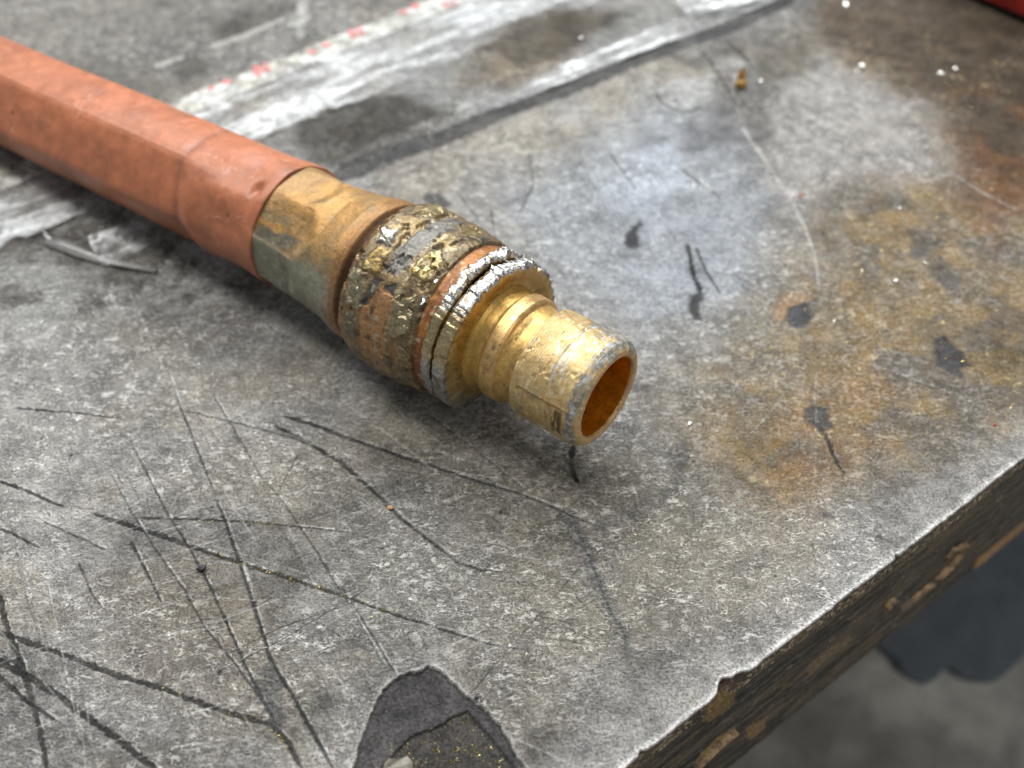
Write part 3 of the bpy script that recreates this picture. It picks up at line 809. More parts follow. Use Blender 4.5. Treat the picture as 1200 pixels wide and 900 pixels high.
kk = sstep(-18, -6, Sg)
shape = 1-(1-hexs(7.0))*0.62*(1-kk)-(1-hexs(50.0))*0.34*kk*sstep(2.6, -4, Sg)
Rb = 10.05+0.62*sstep(-90, -20, Sg)+0.25*sstep(-14, -4, Sg)
Rg = Rb*shape
ax = arc(Tg, 10.4)
Rg += 0.75*np.exp(-((Sg+12.0+1.8*np.sin(np.radians(Tg*1.3)))/1.5)**2)*sstep(70, 20, Tg)*sstep(-90, -30, Tg)
Rg -= 0.24*np.exp(-((Sg+15.2+1.4*np.sin(np.radians(Tg*1.1)))/0.9)**2)*sstep(110, 60, Tg)
Rg += 0.34*(fbm(Sg/9, ax/6, 1, 3)-0.5)+0.10*(fbm(Sg/2.2, ax/2.2, 3, 3)-0.5)
dent = np.exp(-(((Sg-0.2)/0.8)**2+((Tg-66)/7)**2))
Rg -= 0.9*dent
Rg -= 0.35*np.exp(-(((Sg+3.2)/0.3)**2+((Tg-33)/1.8)**2))
Rg -= 0.3*np.exp(-(((Sg+58)/0.35)**2+((Tg-33)/2.2)**2))
t = np.empty(Sg.shape+(3,)); nz = fbm(Sg/11, ax/8, 2, 4); nf = fbm(Sg/1.3, ax/1.3, 4, 3)
t[:] = (0.44, 0.152, 0.070)
t *= (0.82+0.36*nz)[..., None]
t = lerp(t, sstep(0.5, 0.66, fbm(Sg/6, ax/4, 5, 5)), (0.28, 0.10, 0.052), 0.42)
t = lerp(t, (1-sstep(0.0, 0.012, np.abs(fbm(Sg/7, ax/7, 6, 4)-0.5)))*sstep(0.45, 0.6, nz), (0.66, 0.33, 0.22), 0.6)
t = lerp(t, np.exp(-((Sg+15.2+1.4*np.sin(np.radians(Tg*1.1)))/0.7)**2), (0.20, 0.075, 0.045), 0.5)
t = lerp(t, sstep(0.15, 0.6, dent)*sstep(0.5, 0.6, nf), (0.14, 0.045, 0.03), 0.8)
t = lerp(t, np.exp(-(((Sg+3.2)/0.25)**2+((Tg-33)/1.3)**2))+np.exp(-(((Sg+58)/0.28)**2+((Tg-33)/1.6)**2)), (0.05, 0.02, 0.015), 0.9)
t = lerp(t, sstep(-22, -45, Tg), (0.30, 0.12, 0.065), 0.4)  # shading of the lower side painted as a darker tone
P = np.empty(Sg.shape+(3,))
for i in range(len(tl)):
    a, b = frame(Dr[i]); tr = np.radians(Tg[i])
    wv = Dr[i]*0.0
    P[i] = Ctr[i]+(Rg[i]*np.cos(tr))[:, None]*a+(Rg[i]*np.sin(tr))[:, None]*b
wob = (0.35*(fbm(ax[-1]/4, ax[-1]*0, 5, 3)-0.5))*2
P[-1] += wob[:, None]*AD
caps = []
for k_ in (0.985, 0.93, 0.90):
    q = Ctr[-1]+AD*(0.10 if k_ > 0.95 else (0.05 if k_ > 0.92 else -2.0))+(P[-1]-Ctr[-1])*k_
    caps.append(q)
P = np.concatenate([P, np.stack(caps)], 0)
t = np.concatenate([t, np.repeat((t[-1:]*0.7), 3, 0)], 0)
cap0 = np.repeat(Ctr[:1, None], P.shape[1], 1)
P = np.concatenate([cap0, P], 0); t = np.concatenate([t[:1], t], 0)
z = np.zeros(P.shape[:2])
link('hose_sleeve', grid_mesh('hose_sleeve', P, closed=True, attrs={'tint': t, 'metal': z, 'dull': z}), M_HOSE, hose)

# --- octagonal nut with rounded shoulder
HEXV = 27.5


def nut_disp(Sg, T, R):
    fc = np.mod(T-HEXV, 45)-22.5
    oc = np.cos(np.radians(22.5))/np.cos(np.radians(fc))
    lim = 13.2-1.6*(np.abs(fc)/22.5)**2+0.9*np.where(np.mod(np.floor((T-HEXV)/45), 2) == 0, 1, -1)
    k = (1-sstep(-1.2, 1.2, Sg-lim))*(0.25+0.75*sstep(1.5, 7.5, Sg))
    dr = R*(oc-1)*k*0.95-0.28*k*(1-np.abs(fc)/22.5)**0.5*0.3
    a = arc(T, 11)
    dr = dr+0.22*(fbm(Sg/3.5, a/3.5, 1, 4)-0.5)+0.07*(fbm(Sg/0.7, a/0.7, 3, 3)-0.5)
    edge = np.exp(-((np.abs(fc)-22.5)/2.0)**2)*k
    dr = dr-0.10*edge
    return Sg*0, dr


def nut_col(Sg, T, R):
    a = arc(T, 11); n1_ = fbm(Sg/3, a/3, 2, 5); n2_ = fbm(Sg/0.9, a/0.9, 4, 4)
    fc = np.mod(T-HEXV, 45)-22.5
    t = np.empty(Sg.shape+(3,)); t[:] = (0.36, 0.215, 0.085)
    t = lerp(t, sstep(0.42, 0.62, n1_), (0.46, 0.25, 0.075), 0.8)
    t = lerp(t, sstep(0.52, 0.68, fbm(Sg/5, a/2.2, 5, 4)), (0.24, 0.185, 0.095), 0.75)
    edgeN = T+10*(n1_-0.5)
    low = sstep(33, 25, edgeN)
    t = lerp(t, low, (0.225, 0.225, 0.165), 0.95)
    t = lerp(t, low*sstep(0.5, 0.66, n1_), (0.13, 0.125, 0.10), 0.7)
    win = sstep(44, 40, edgeN)*sstep(28, 32, T)*sstep(13, 10.5, Sg+3*(n2_-0.5))*sstep(2.5, 4.5, Sg)
    t = lerp(t, win, (0.135, 0.125, 0.095), 0.9)
    t = lerp(t, sstep(0.6, 0.7, n2_)*sstep(40, 30, T), (0.36, 0.34, 0.27), 0.6)
    t = lerp(t, np.exp(-((T-27.8)/1.3)**2)*sstep(13.5, 12, Sg), (0.42, 0.33, 0.20), 0.75)
    t = lerp(t, sstep(20.3, 22.2, Sg+1.6*(n1_-0.5)), (0.33, 0.165, 0.06), 0.75)
    t = lerp(t, sstep(22.6, 23.6, Sg), (0.06, 0.028, 0.014), 0.9)
    grn = sstep(12, 14.5, Sg)*sstep(20.5, 18.5, Sg)*sstep(60, 20, edgeN)
    t = lerp(t, grn, (0.235, 0.245, 0.165), 0.6)
    t = lerp(t, np.exp(-((Sg-13.7)/0.6)**2)*sstep(30, 50, T), (0.50, 0.28, 0.09), 0.5)
    return t, 0.42-0.30*low, 0.04+0.10*low


link('octagonal_nut', lathe([(0.5, 9.3), (0.5, 10.2), (0.9, 10.5), (3, 10.72), (8, 11.1), (12, 11.2), (14, 11.15), (16, 11.15), (18.5, 11.7), (20.5, 12.2), (22, 12.25), (22.9, 12.0), (23.4, 11.4), (24.4, 10.9), (26.4, 10.8)], 420, nut_disp, nut_col, 'octagonal_nut', 0.22), M_PATINA, hose,
     label='dull brown nut with flats, grey green on its lower side')

# --- chewed collar
PATCH = [
    ([(28.01,67.0),(30.56,66.6),(30.53,52.1),(27.41,51.3)], (0.40, 0.28, 0.10), 0.60, 0.24, 0.70),
    ([(26.54,80.8),(29.14,82.6),(30.12,71.6),(27.65,70.2)], (0.50, 0.48, 0.42), 0.7, 0.28, 1.12),
    ([(26.01,47.0),(29.17,49.5),(30.0,27.4),(26.86,24.7)], (0.40, 0.34, 0.22), 0.85, 0.22, 1.0),
    ([(30.34,50.1),(31.69,50.9),(31.26,30.8),(29.62,29.3)], (0.075, 0.072, 0.068), 0.2, -0.30, 0.1),
    ([(32.45,47.3),(34.37,51.0),(34.99,44.6),(33.16,43.6)], (0.085, 0.082, 0.076), 0.2, -0.22, 0.1),
    ([(31.62,57.7),(30.97,73.5),(31.37,86.1),(31.64,103.7),(31.86,122.9),(34.61,118.6),(34.85,88.0),(34.3,68.8),(33.56,56.3)], (0.20, 0.19, 0.165), 0.40, 0.05, 0.10),
    ([(35.06,72.5),(36.76,85.7),(38.93,79.5),(39.01,63.8),(35.87,62.7)], (0.42, 0.33, 0.16), 0.65, 0.30, 1.05),
    ([(29.87,25.4),(32.05,46.6),(35.27,44.3),(35.19,23.9),(34.91,-0.3),(30.28,-1.2)], (0.37, 0.20, 0.085), 0.35, -0.16, 0.15),
    ([(35.27,44.3),(37.76,50.8),(38.89,33.1),(37.35,19.6),(35.19,23.9)], (0.40, 0.33, 0.20), 0.9, 0.24, 1.0),
    ([(27.32,20.3),(29.19,24.1),(29.63,1.7),(27.32,2.5)], (0.16, 0.14, 0.095), 0.5, 0.1, 0.5),
    ([(30.87,0.4),(34.8,-3.0),(35.36,-30.7),(32.01,-30.6),(27.06,-30.6)], (0.34, 0.20, 0.09), 0.35, -0.1, 0.2),
    ([(28.07,111.4),(26.73,135.3),(30.76,129.3),(30.24,113.1),(29.63,99.1)], (0.30, 0.24, 0.12), 0.6, 0.16, 0.84),
]


def col_masks(Sg, T):
    a = T+5.0*(fbm(Sg/0.9, arc(T, 13)/0.9, 1, 3)-0.5); s_ = Sg+0.9*(fbm(Sg/0.8, arc(T, 13)/0.8, 3, 3)-0.5)
    return [poly_mask(s_*4.2, a, [(p[0]*4.2, p[1]) for p in pts], 0.9) for pts, *_ in PATCH]


def facets(Sg, a, sc, seed):
    """jagged plates: constant tilt inside each cell"""
    rs = np.random.default_rng(seed)
    pts = rs.uniform([20, -35], [50, 60], (int(900/sc/sc)+60, 2)); tl_ = rs.normal(0, 1, (len(pts), 3))
    best = np.full(Sg.shape, 1e9); h = np.zeros(Sg.shape)
    for (ps, pa), (t0, t1, t2) in zip(pts, tl_):
        d = (Sg-ps)**2+(a-pa)**2
        k = d < best
        best = np.where(k, d, best); h = np.where(k, t0*0.12+(Sg-ps)*t1*0.22+(a-pa)*t2*0.22, h)
    return h


def col_disp(Sg, T, R):
    a = arc(T, 13.4)
    on = sstep(12.2, 13.2, R)
    dr = 0.34*(fbm(Sg/3, a/3, 1, 3)-0.5)-0.45*sstep(0.60, 0.68, fbm(Sg/1.3, a/2.2, 7, 4))*sstep(10, 50, T)+0.06*(fbm(Sg/0.8, a/0.8, 4, 3)-0.5)
    fa = facets(Sg, a, 1.2, 3)
    rough = np.full(Sg.shape, 0.25)
    for mk, (pts, c_, m_, push, rg) in zip(col_masks(Sg, T), PATCH):
        dr = dr+push*mk; rough = rough*(1-mk)+rg*mk
    dr = dr+fa*rough*0.55
    dr = dr-0.16*np.exp(-((Sg-31.8-0.4*np.sin(a/4))/0.35)**2)
    return 0.35*(fbm(a/1.5, R*0+Sg*0.2, 6, 3)-0.5)*on, dr*on-0.55*sstep(37.0, 39.6, Sg)*(1-sstep(-30, 40, np.abs(T-70)-40))*0


def col_col(Sg, T, R):
    a = arc(T, 13.4); n1_ = fbm(Sg/2.5, a/2.5, 2, 5); n2_ = fbm(Sg/0.8, a/0.8, 5, 4)
    t = np.empty(Sg.shape+(3,)); t[:] = (0.245, 0.170, 0.085)
    t = lerp(t, sstep(0.45, 0.6, n1_), (0.165, 0.130, 0.082), 0.75)
    t = lerp(t, sstep(0.54, 0.66, fbm(Sg/3, a/3, 6, 4)), (0.31, 0.225, 0.10), 0.7)
    me_ = np.full(Sg.shape, 0.6); du = np.full(Sg.shape, 0.04)
    t = lerp(t, sstep(0.52, 0.66, fbm(Sg/2.2, a/5, 1, 4))*sstep(60, 20, T), (0.33, 0.19, 0.085), 0.8)
    for mk, (pts, c_, m_, push, rg) in zip(col_masks(Sg, T), PATCH):
        t = lerp(t, mk, c_); me_ = me_*(1-mk)+m_*mk
        du = du*(1-mk)+(0.30 if m_ < 0.3 else 0.14 if m_ < 0.5 else -0.04)*mk
    t = lerp(t, sstep(26.6, 25.6, Sg+0.6*(n2_-0.5)), (0.30, 0.165, 0.07), 0.85)
    crk = (1-sstep(0.0, 0.03, np.abs(fbm(Sg/1.7, a/1.7, 3, 3)-0.5)))
    t = lerp(t, crk*sstep(0.36, 0.5, n1_), (0.045, 0.038, 0.028), 0.85)
    t = lerp(t, sstep(0.66, 0.74, n2_), (0.50, 0.44, 0.30), 0.5)
    t = lerp(t, sstep(0.58, 0.66, fbm(Sg/0.7, a/0.7, 1, 4))*sstep(0.4, 0.55, n1_), (0.07, 0.058, 0.042), 0.7)
    t = lerp(t, sstep(12.9, 12.0, R), (0.09, 0.05, 0.025), 0.8)
    return t, me_, du


collar = link('collar', lathe([(25.0, 11.0), (24.9, 12.4), (25.3, 13.15), (26.2, 13.65), (29, 13.8), (33, 13.8), (35.6, 13.7), (36.6, 13.35), (38.6, 13.3), (39.6, 13.0), (39.9, 12.3), (40.2, 11.5)], 620, col_disp, col_col, 'collar', 0.16), M_CHEWED, hose,
     label='chewed mottled collar with torn brass and grey smears')

# --- rusty seal band
def rust_disp(Sg, T, R):
    a = arc(T, 12.2)
    return Sg*0, 0.25*(fbm(Sg/0.9, a/0.9, 2, 4)-0.5)


def rust_col(Sg, T, R):
    a = arc(T, 12.2); n1_ = fbm(Sg/1.2, a/2.0, 3, 5)
    t = np.empty(Sg.shape+(3,)); t[:] = (0.38, 0.15, 0.035)
    t = lerp(t, sstep(0.45, 0.65, n1_), (0.20, 0.075, 0.022), 0.8)
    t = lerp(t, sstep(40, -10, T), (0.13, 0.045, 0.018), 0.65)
    t = lerp(t, sstep(0.62, 0.7, fbm(Sg/0.6, a/0.6, 5, 3)), (0.55, 0.46, 0.30), 0.55)
    return t, np.full(Sg.shape, 0.25), np.full(Sg.shape, 0.0)


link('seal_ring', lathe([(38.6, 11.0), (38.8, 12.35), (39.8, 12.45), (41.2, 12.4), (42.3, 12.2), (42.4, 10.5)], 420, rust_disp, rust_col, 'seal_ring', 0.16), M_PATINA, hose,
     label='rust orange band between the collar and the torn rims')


# --- two torn rims
def flange(s0, s1, r, seed, label, face=False):
    def disp(Sg, T, R):
        a = arc(T, 12.5); on = sstep(r-1.4, r-0.3, R)
        cell = a/1.15+0.35*np.sin(a*0.7+seed)+0.10*Sg
        ci = np.floor(cell).astype(int) % 200; cf = cell-np.floor(cell)
        rt_ = np.random.default_rng(seed).random((200, 2))
        teeth = 0.34*(rt_[ci, 0]-0.5)+0.45*(rt_[ci, 1]-0.5)*(cf-0.5)-0.14*np.exp(-(np.minimum(cf, 1-cf)/0.06)**2)
        topk = 0.5+1.3*sstep(60, 125, T)
        fa = facets(Sg*1.0, a, 1.0, seed+9)
        dr = on*(teeth*topk+fa*0.7*sstep(40, 100, T)+0.06*(fbm(Sg/0.7, a/0.7, seed+2, 3)-0.5))
        dr = dr-on*0.5*np.exp(-((T-118)/3.0)**2)*(1 if seed == 3 else 0.3)
        low = np.exp(-((T+42)/20)**2)
        dr = dr+on*(0.5*low*(vn(a/0.6, a*0+2, seed+4)) if face else 0)
        tilt = 0.012*(T-30)*(1 if face else 0.25)
        return tilt*sstep(9.0, 12.0, R)+on*(0.6*(fbm(a/2.5, a*0+seed, seed, 3)-0.5)+0.75*sstep(35, 100, T)*(vn(a/0.6, R*0.5, seed+3)-0.5)+0.12*(vn(a/0.4, R*0.5, seed+2)-0.5)), dr
    def colr(Sg, T, R):
        a = arc(T, 12.5); n1_ = fbm(Sg/1.2, a/1.4, seed, 5)
        t = np.empty(Sg.shape+(3,)); t[:] = (0.56, 0.555, 0.545)
        brassy = sstep(62, 46, T+14*(n1_-0.5))*sstep(8, 22, T+14*(n1_-0.5))
        t = lerp(t, brassy, (0.50, 0.38, 0.17), 0.85)
        lowk = sstep(14, 4, T)
        t = lerp(t, lowk, (0.30, 0.30, 0.29), 0.75)
        t = lerp(t, sstep(0.60, 0.66, fbm(Sg/0.8, a/1.0, seed+3, 3)), (0.22, 0.15, 0.07), 0.75)
        t = lerp(t, sstep(r-0.35, r-1.0, R+0.5*(n1_-0.5)), (0.68, 0.46, 0.17), 0.95)
        t = lerp(t, sstep(r-1.0, r-2.6, R)*sstep(0.55, 0.66, n1_), (0.46, 0.30, 0.10), 0.5)
        t = lerp(t, sstep(r-0.6, r-0.95, R)*(Sg < s0+0.3 if face else Sg > s1-0.3), (0.25, 0.17, 0.08), 0.8)
        if face:
            t = lerp(t, np.exp(-((T+42)/18)**2)*sstep(9.8, 10.6, R), (0.60, 0.58, 0.50), 0.7)
        return t, np.full(Sg.shape, 0.92), np.full(Sg.shape, 0.0)
    prof = [(s0-0.35, r-0.75), (s0, r-1.0), (s0+0.15, r-0.15), (s0+0.4, r), (s1-0.3, r), (s1, r-0.25), (s1+0.15, r-1.0)]
    prof += [(s1+0.35, 10.2), (s1+0.4, 9.2), (s1+0.5, 8.0)] if face else [(s1+0.3, r-0.75)]
    return link('torn_rim', lathe(prof, 560, disp, colr, 'torn_rim', 0.13), M_SILVER, hose, label=label)


rim_in = flange(41.4, 43.2, 12.75, 3, 'inner torn silvery rim beside the rust band')
rim_out = flange(43.55, 45.9, 12.55, 5, 'outer torn silvery rim with brass face', True)


# --- neck
def neck_disp(Sg, T, R):
    a = arc(T, 8.5)
    dr = 0.12*(fbm(Sg/1.2, a/2.0, 1, 4)-0.5)+0.05*(fbm(Sg/0.4, a/1.2, 3, 3)-0.5)
    dr = dr-0.25*np.exp(-(((Sg-50.6)/0.35)**2+((T-42)/5)**2))
    return Sg*0, dr


def neck_col(Sg, T, R):
    a = arc(T, 8.5); n1_ = fbm(Sg/1.5, a/3.0, 3, 5)
    t = np.empty(Sg.shape+(3,)); t[:] = (0.66, 0.42, 0.13)
    t = lerp(t, sstep(0.45, 0.65, n1_), (0.56, 0.35, 0.12), 0.8)
    t = lerp(t, sstep(49.3, 49.8, Sg)*sstep(52.2, 51.7, Sg), (0.62, 0.40, 0.17), 0.7)
    t = lerp(t, sstep(48.3, 48.0, Sg), (0.46, 0.28, 0.06), 0.7)
    t = lerp(t, (1-sstep(0.0, 0.014, np.abs(fbm(Sg/2.0, a/2.2, 5, 3)-0.5)))*sstep(0.38, 0.5, n1_), (0.13, 0.08, 0.03), 0.85)
    t = lerp(t, sstep(0.60, 0.70, fbm(Sg/0.9, a/2.0, 7, 4)), (0.34, 0.22, 0.09), 0.6)
    t = lerp(t, np.exp(-(((Sg-50.6)/0.3)**2+((T-42)/4)**2)), (0.14, 0.12, 0.10), 0.8)
    t = lerp(t, np.exp(-(((Sg-51.0)/0.35)**2+((T-78)/2.5)**2)), (0.75, 0.74, 0.70), 0.8)
    return t, np.full(Sg.shape, 0.62), np.full(Sg.shape, 0.0)


link('neck', lathe([(45.6, 9.0), (46.6, 8.8), (47.2, 8.3), (48.6, 8.05), (48.9, 8.1), (49.15, 8.5), (49.4, 8.75), (51.4, 8.7), (51.7, 8.45), (51.95, 7.95), (53.0, 7.65), (54.5, 7.55), (55.4, 7.6)], 320, neck_disp, neck_col, 'neck', 0.12), M_BRASS, hose,
     label='stepped gold brass neck between rims and nozzle')


# --- nozzle tube
def noz_disp(Sg, T, R):
    a = arc(T, 8.8)
    dr = 0.09*(fbm(Sg/2, a/2, 1, 4)-0.5)+0.05*(fbm(Sg/0.5, a/0.5, 4, 3)-0.5)-0.10*sstep(0.62, 0.72, fbm(Sg/0.9, a/1.6, 5, 4))+0.045*np.sin(Sg*2*np.pi/0.36+0.6*np.sin(a/3))*sstep(54.9, 55.6, Sg)*sstep(7.8, 8.4, R)*sstep(0.4, 0.6, fbm(Sg/2, a/3, 4, 3))
    dr = dr-0.14*sstep(23, 20, T)*sstep(56, 57, Sg)*sstep(8.2, 8.5, R)+0.10*np.exp(-((T-22)/1.5)**2)*sstep(56, 57, Sg)*sstep(8.2, 8.5, R)
    dr = dr-0.10*np.exp(-((Sg-60.9)/0.3)**2)*sstep(8.2, 8.5, R)
    ds = 0.25*(fbm(a/1.6, a*0+3, 2, 3)-0.5)*sstep(55.8, 55.2, Sg)+0.10*(fbm(a/1.5, a*0, 6, 3)-0.5)*sstep(65, 66, Sg)
    dr = dr+0.22*(fbm(a/0.8, a*0+1, 3, 3)-0.35)*np.exp(-((Sg-55.1)/0.35)**2)*sstep(60, 95, T)
    return ds, dr


def noz_col(Sg, T, R):
    a = arc(T, 8.8); n1_ = fbm(Sg/2.2, a/2.2, 3, 5); n2_ = fbm(Sg/0.6, a/0.6, 5, 4)
    t = np.empty(Sg.shape+(3,)); t[:] = (0.62, 0.45, 0.21)
    t = lerp(t, sstep(0.45, 0.62, n1_), (0.54, 0.375, 0.165), 0.8)
    t = lerp(t, sstep(0.5, 0.66, fbm(Sg/4, a/1.5, 6, 4)), (0.52, 0.34, 0.13), 0.6)
    sc_ = 1-sstep(0.0, 0.012, np.abs(fbm(Sg/1.2, a/3.2, 2, 3)-0.5))
    t = lerp(t, sc_*sstep(0.42, 0.5, n1_), (0.17, 0.10, 0.04), 0.75)
    gs = sstep(0.58, 0.68, fbm(Sg/1.6, a/2.6, 7, 5)); t = lerp(t, gs, (0.36, 0.31, 0.22), 0.55)
    t = lerp(t, sstep(0.66, 0.74, fbm(Sg/0.5, a/1.2, 1, 3)), (0.80, 0.70, 0.48), 0.6)
    band = sstep(60.4, 61.0, Sg+0.8*(n1_-0.5))*sstep(62.6, 62.0, Sg+0.8*(n1_-0.5))*sstep(35, 52, T+12*(n1_-0.5))*sstep(95, 84, T)
    t = lerp(t, band*sstep(0.35, 0.55, n2_), (0.60, 0.57, 0.48), 0.75)
    tp = sstep(60.2, 61.0, Sg+1.0*(n1_-0.5))*sstep(82, 90, T+10*(n1_-0.5))
    t = lerp(t, tp*sstep(0.40, 0.55, n1_), (0.30, 0.28, 0.24), 0.85)
    t = lerp(t, tp*sstep(0.55, 0.65, n2_), (0.62, 0.62, 0.62), 0.7)
    rim = sstep(64.7, 65.2, Sg+2.2*(fbm(a/1.3, a*0+2, 4, 4)-0.5))*sstep(66.45, 66.2, Sg+0.4*(n2_-0.5))*sstep(7.5, 7.8, R)*(0.35+0.65*sstep(0.36, 0.5, fbm(Sg/0.6, a/1.1, 6, 4)))
    t = lerp(t, rim, (0.24, 0.235, 0.22), 0.9)
    t = lerp(t, rim*sstep(0.55, 0.66, n2_), (0.60, 0.60, 0.60), 0.6)
    dk_ = sstep(62.4, 62.9, Sg)*sstep(64.6, 64.1, Sg)*sstep(-18, -12, T)*sstep(20, 16, T)
    t = lerp(t, dk_*sstep(0.40, 0.52, fbm(Sg/0.7, a/2.2, 1, 4)), (0.08, 0.06, 0.035), 0.85)
    lip = sstep(7.55, 7.25, R)*sstep(66.0, 66.4, Sg)
    t = lerp(t, lip, (0.62, 0.40, 0.20), 0.8)
    return t, np.full(Sg.shape, 0.55), 0.06+0.10*rim+0.06*tp


link('nozzle', lathe([(54.9, 6.8), (54.92, 8.35), (55.05, 8.7), (55.5, 8.82), (60, 8.84), (65.0, 8.8), (65.7, 8.6), (66.3, 8.1), (66.65, 7.6), (66.75, 7.1), (66.6, 6.7), (66.2, 6.55)], 420, noz_disp, noz_col, 'nozzle', 0.10), M_BRASS, hose,
     label='worn gold brass nozzle with grey scuffed open end')


def bore_disp(Sg, T, R):
    a = arc(T, 6.5)
    return Sg*0, (0.06*(fbm(Sg/1.2, a/1.2, 2, 4)-0.5))*(R > 1)


def bore_col(Sg, T, R):
    a = arc(T, 6.5); n1_ = fbm(Sg/1.5, a/1.5, 3, 5)
    t = np.empty(Sg.shape+(3,)); t[:] = (0.90, 0.42, 0.025)
    t = lerp(t, sstep(0.45, 0.66, n1_), (0.84, 0.37, 0.018), 0.6)
    return t, np.full(Sg.shape, 0.85), np.full(Sg.shape, -0.08)


link('bore', lathe([(66.2, 6.52), (64, 6.5), (50, 6.5), (36, 6.5), (35.9, 4.0), (35.9, 0.01)], 200, bore_disp, bore_col, 'bore', 0.35), M_BRASS, hose,
     label='amber gold inside wall of the open nozzle')

# torn burrs standing off the collar and the rims
rb = np.random.default_rng(5)


def surf(s_, th_, r_):
    tr = math.radians(th_)
    return AX+s_*AD+r_*math.cos(tr)*N1+r_*math.sin(tr)*N2


for s_, t_, r_, ln, mt in ((39.3, 52, 13.3, 1.5, M_FLECK), (39.2, 66, 13.2, 1.0, M_FLECK), (45.5, 128, 12.9, 1.1, M_FLECK), (45.2, 118, 12.9, 1.2, M_FLECK),
                           (46.0, 137, 12.7, 1.0, M_FLECK), (42.2, 124, 12.9, 1.0, M_FLECK), (27.8, 77, 13.9, 1.2, M_FLECK), (36.8, 78, 14.0, 1.1, M_BRASSDUST), (37.4, 69, 13.9, 1.0, M_BRASSDUST),
                           (44.9, 95, 12.8, 0.9, M_FLECK), (42.6, 100, 12.9, 0.9, M_FLECK), (35.9, 66, 14.0, 0.9, M_BRASSDUST), (45.6, 108, 12.9, 0.9, M_FLECK)):
    c0 = surf(s_, t_, r_-0.3)
    rad = (c0-(AX+s_*AD)); rad /= np.linalg.norm(rad); tan = np.cross(AD, rad)
    vs = []
    for k in range(4):
        f = k/3; wd = 0.42*(1-0.75*f)*rb.uniform(0.7, 1.3)
        p = c0+tan*(ln*(f-0.4))+rad*(0.25+0.55*f*f)*1.0+AD*rb.normal(0, 0.12)
        for sg in (-1, 1):
            vs.append(p+AD*sg*wd+rad*rb.normal(0, 0.08)); vs.append(p+AD*sg*wd*0.9-rad*0.16)
    fs = []
    for k in range(3):
        b = k*4
        fs += [(b, b+2, b+6, b+4), (b+1, b+5, b+7, b+3), (b, b+4, b+5, b+1), (b+2, b+3, b+7, b+6)]
    fs += [(0, 1, 3, 2), (12, 14, 15, 13)]
    link('torn_burr', raw_mesh('torn_burr', [tuple(v) for v in vs], fs), mt, collar if s_ < 40 else (rim_in if s_ < 44 else rim_out))

# ------------------------------------------------------------------ printed strip under the tape
def sheet(pa, pb, width_a, width_b, z, thick, n, m, tintf, wave, seed, name, mat, parent=None, attrs=None):
    pa = np.array(pa); pb = np.array(pb); d = pb-pa; Ln = np.hypot(*d); d = d/Ln; nr = np.array([-d[1], d[0]])
    uu = np.linspace(0, 1, n); vv = np.linspace(-0.5, 0.5, m)
    U, V = np.meshgrid(uu, vv, indexing='ij')
    wd = width_a+(width_b-width_a)*U
    jag = 1+0.16*(fbm(U*Ln/3, V*0+np.sign(V)*3, seed, 3)-0.5)*(np.abs(V) > 0.45)
    x = pa[0]+d[0]*U*Ln+nr[0]*V*wd*jag; y = pa[1]+d[1]*U*Ln+nr[1]*V*wd*jag
    h = z+wave*fbm(x/5, y/5, seed, 4)
    top = np.stack([x, y, h+thick], -1)
    e1 = np.stack([x, y, h], -1)
    P = np.concatenate([e1[:, :1], top, e1[:, -1:]], 1)
    U2 = np.concatenate([U[:, :1], U, U[:, -1:]], 1); V2 = np.concatenate([V[:, :1], V, V[:, -1:]], 1)
    me = grid_mesh(name, P, attrs=tintf(P, U2, V2))
    return me, (pa, d, nr, Ln)


def strip_t(P, U, V):
    x, y = P[..., 0], P[..., 1]
    t = np.empty(U.shape+(3,)); t[:] = (0.46, 0.45, 0.38)
    n1_ = fbm(x/3, y/3, 2, 5)
    t = lerp(t, sstep(0.46, 0.62, n1_), (0.27, 0.26, 0.21), 0.8)
    t = lerp(t, sstep(0.58, 0.66, fbm(x/1.6, y/1.6, 1, 4)), (0.10, 0.095, 0.075), 0.75)
    t = lerp(t, sstep(0.56, 0.66, fbm(x/2, y/2, 5, 4)), (0.74, 0.74, 0.70), 0.7)
    z = np.zeros(U.shape)
    return {'tint': t, 'metal': z, 'dull': z}


sa, sb = [(-107.57,162.79),(8.26,250.57)]
me, (spa, sd, snr, sL) = sheet(sa, sb, 5.9, 6.6, 0.12, 0.10, 300, 24, strip_t, 0.25, 3, 'paper', M_STRIP)
strip = root('printed_strip', 'dirty white printed strip with red marks stuck to the bench under tape', 'tape strip', (sa[0]*0.4+sb[0]*0.6, sa[1]*0.4+sb[1]*0.6, 0))
link('paper', me, M_STRIP, strip)


def flat(name, polys, mat, parent, z):
    for poly in polys:
        n = len(poly)
        vs = [(x, y, z) for x, y in poly]+[(x, y, z+0.06) for x, y in poly]
        fs = [tuple(range(n, 2*n))]+[(i, (i+1) % n, n+(i+1) % n, n+i) for i in range(n)]
        link(name, raw_mesh(name, vs, fs), mat, parent)


def bar(p, q, w):
    p = np.array(p); q = np.array(q); d = (q-p)/np.linalg.norm(q-p); nn = np.array([-d[1], d[0]])*w/2
    return [tuple(p+nn), tuple(p-nn), tuple(q-nn), tuple(q+nn)]


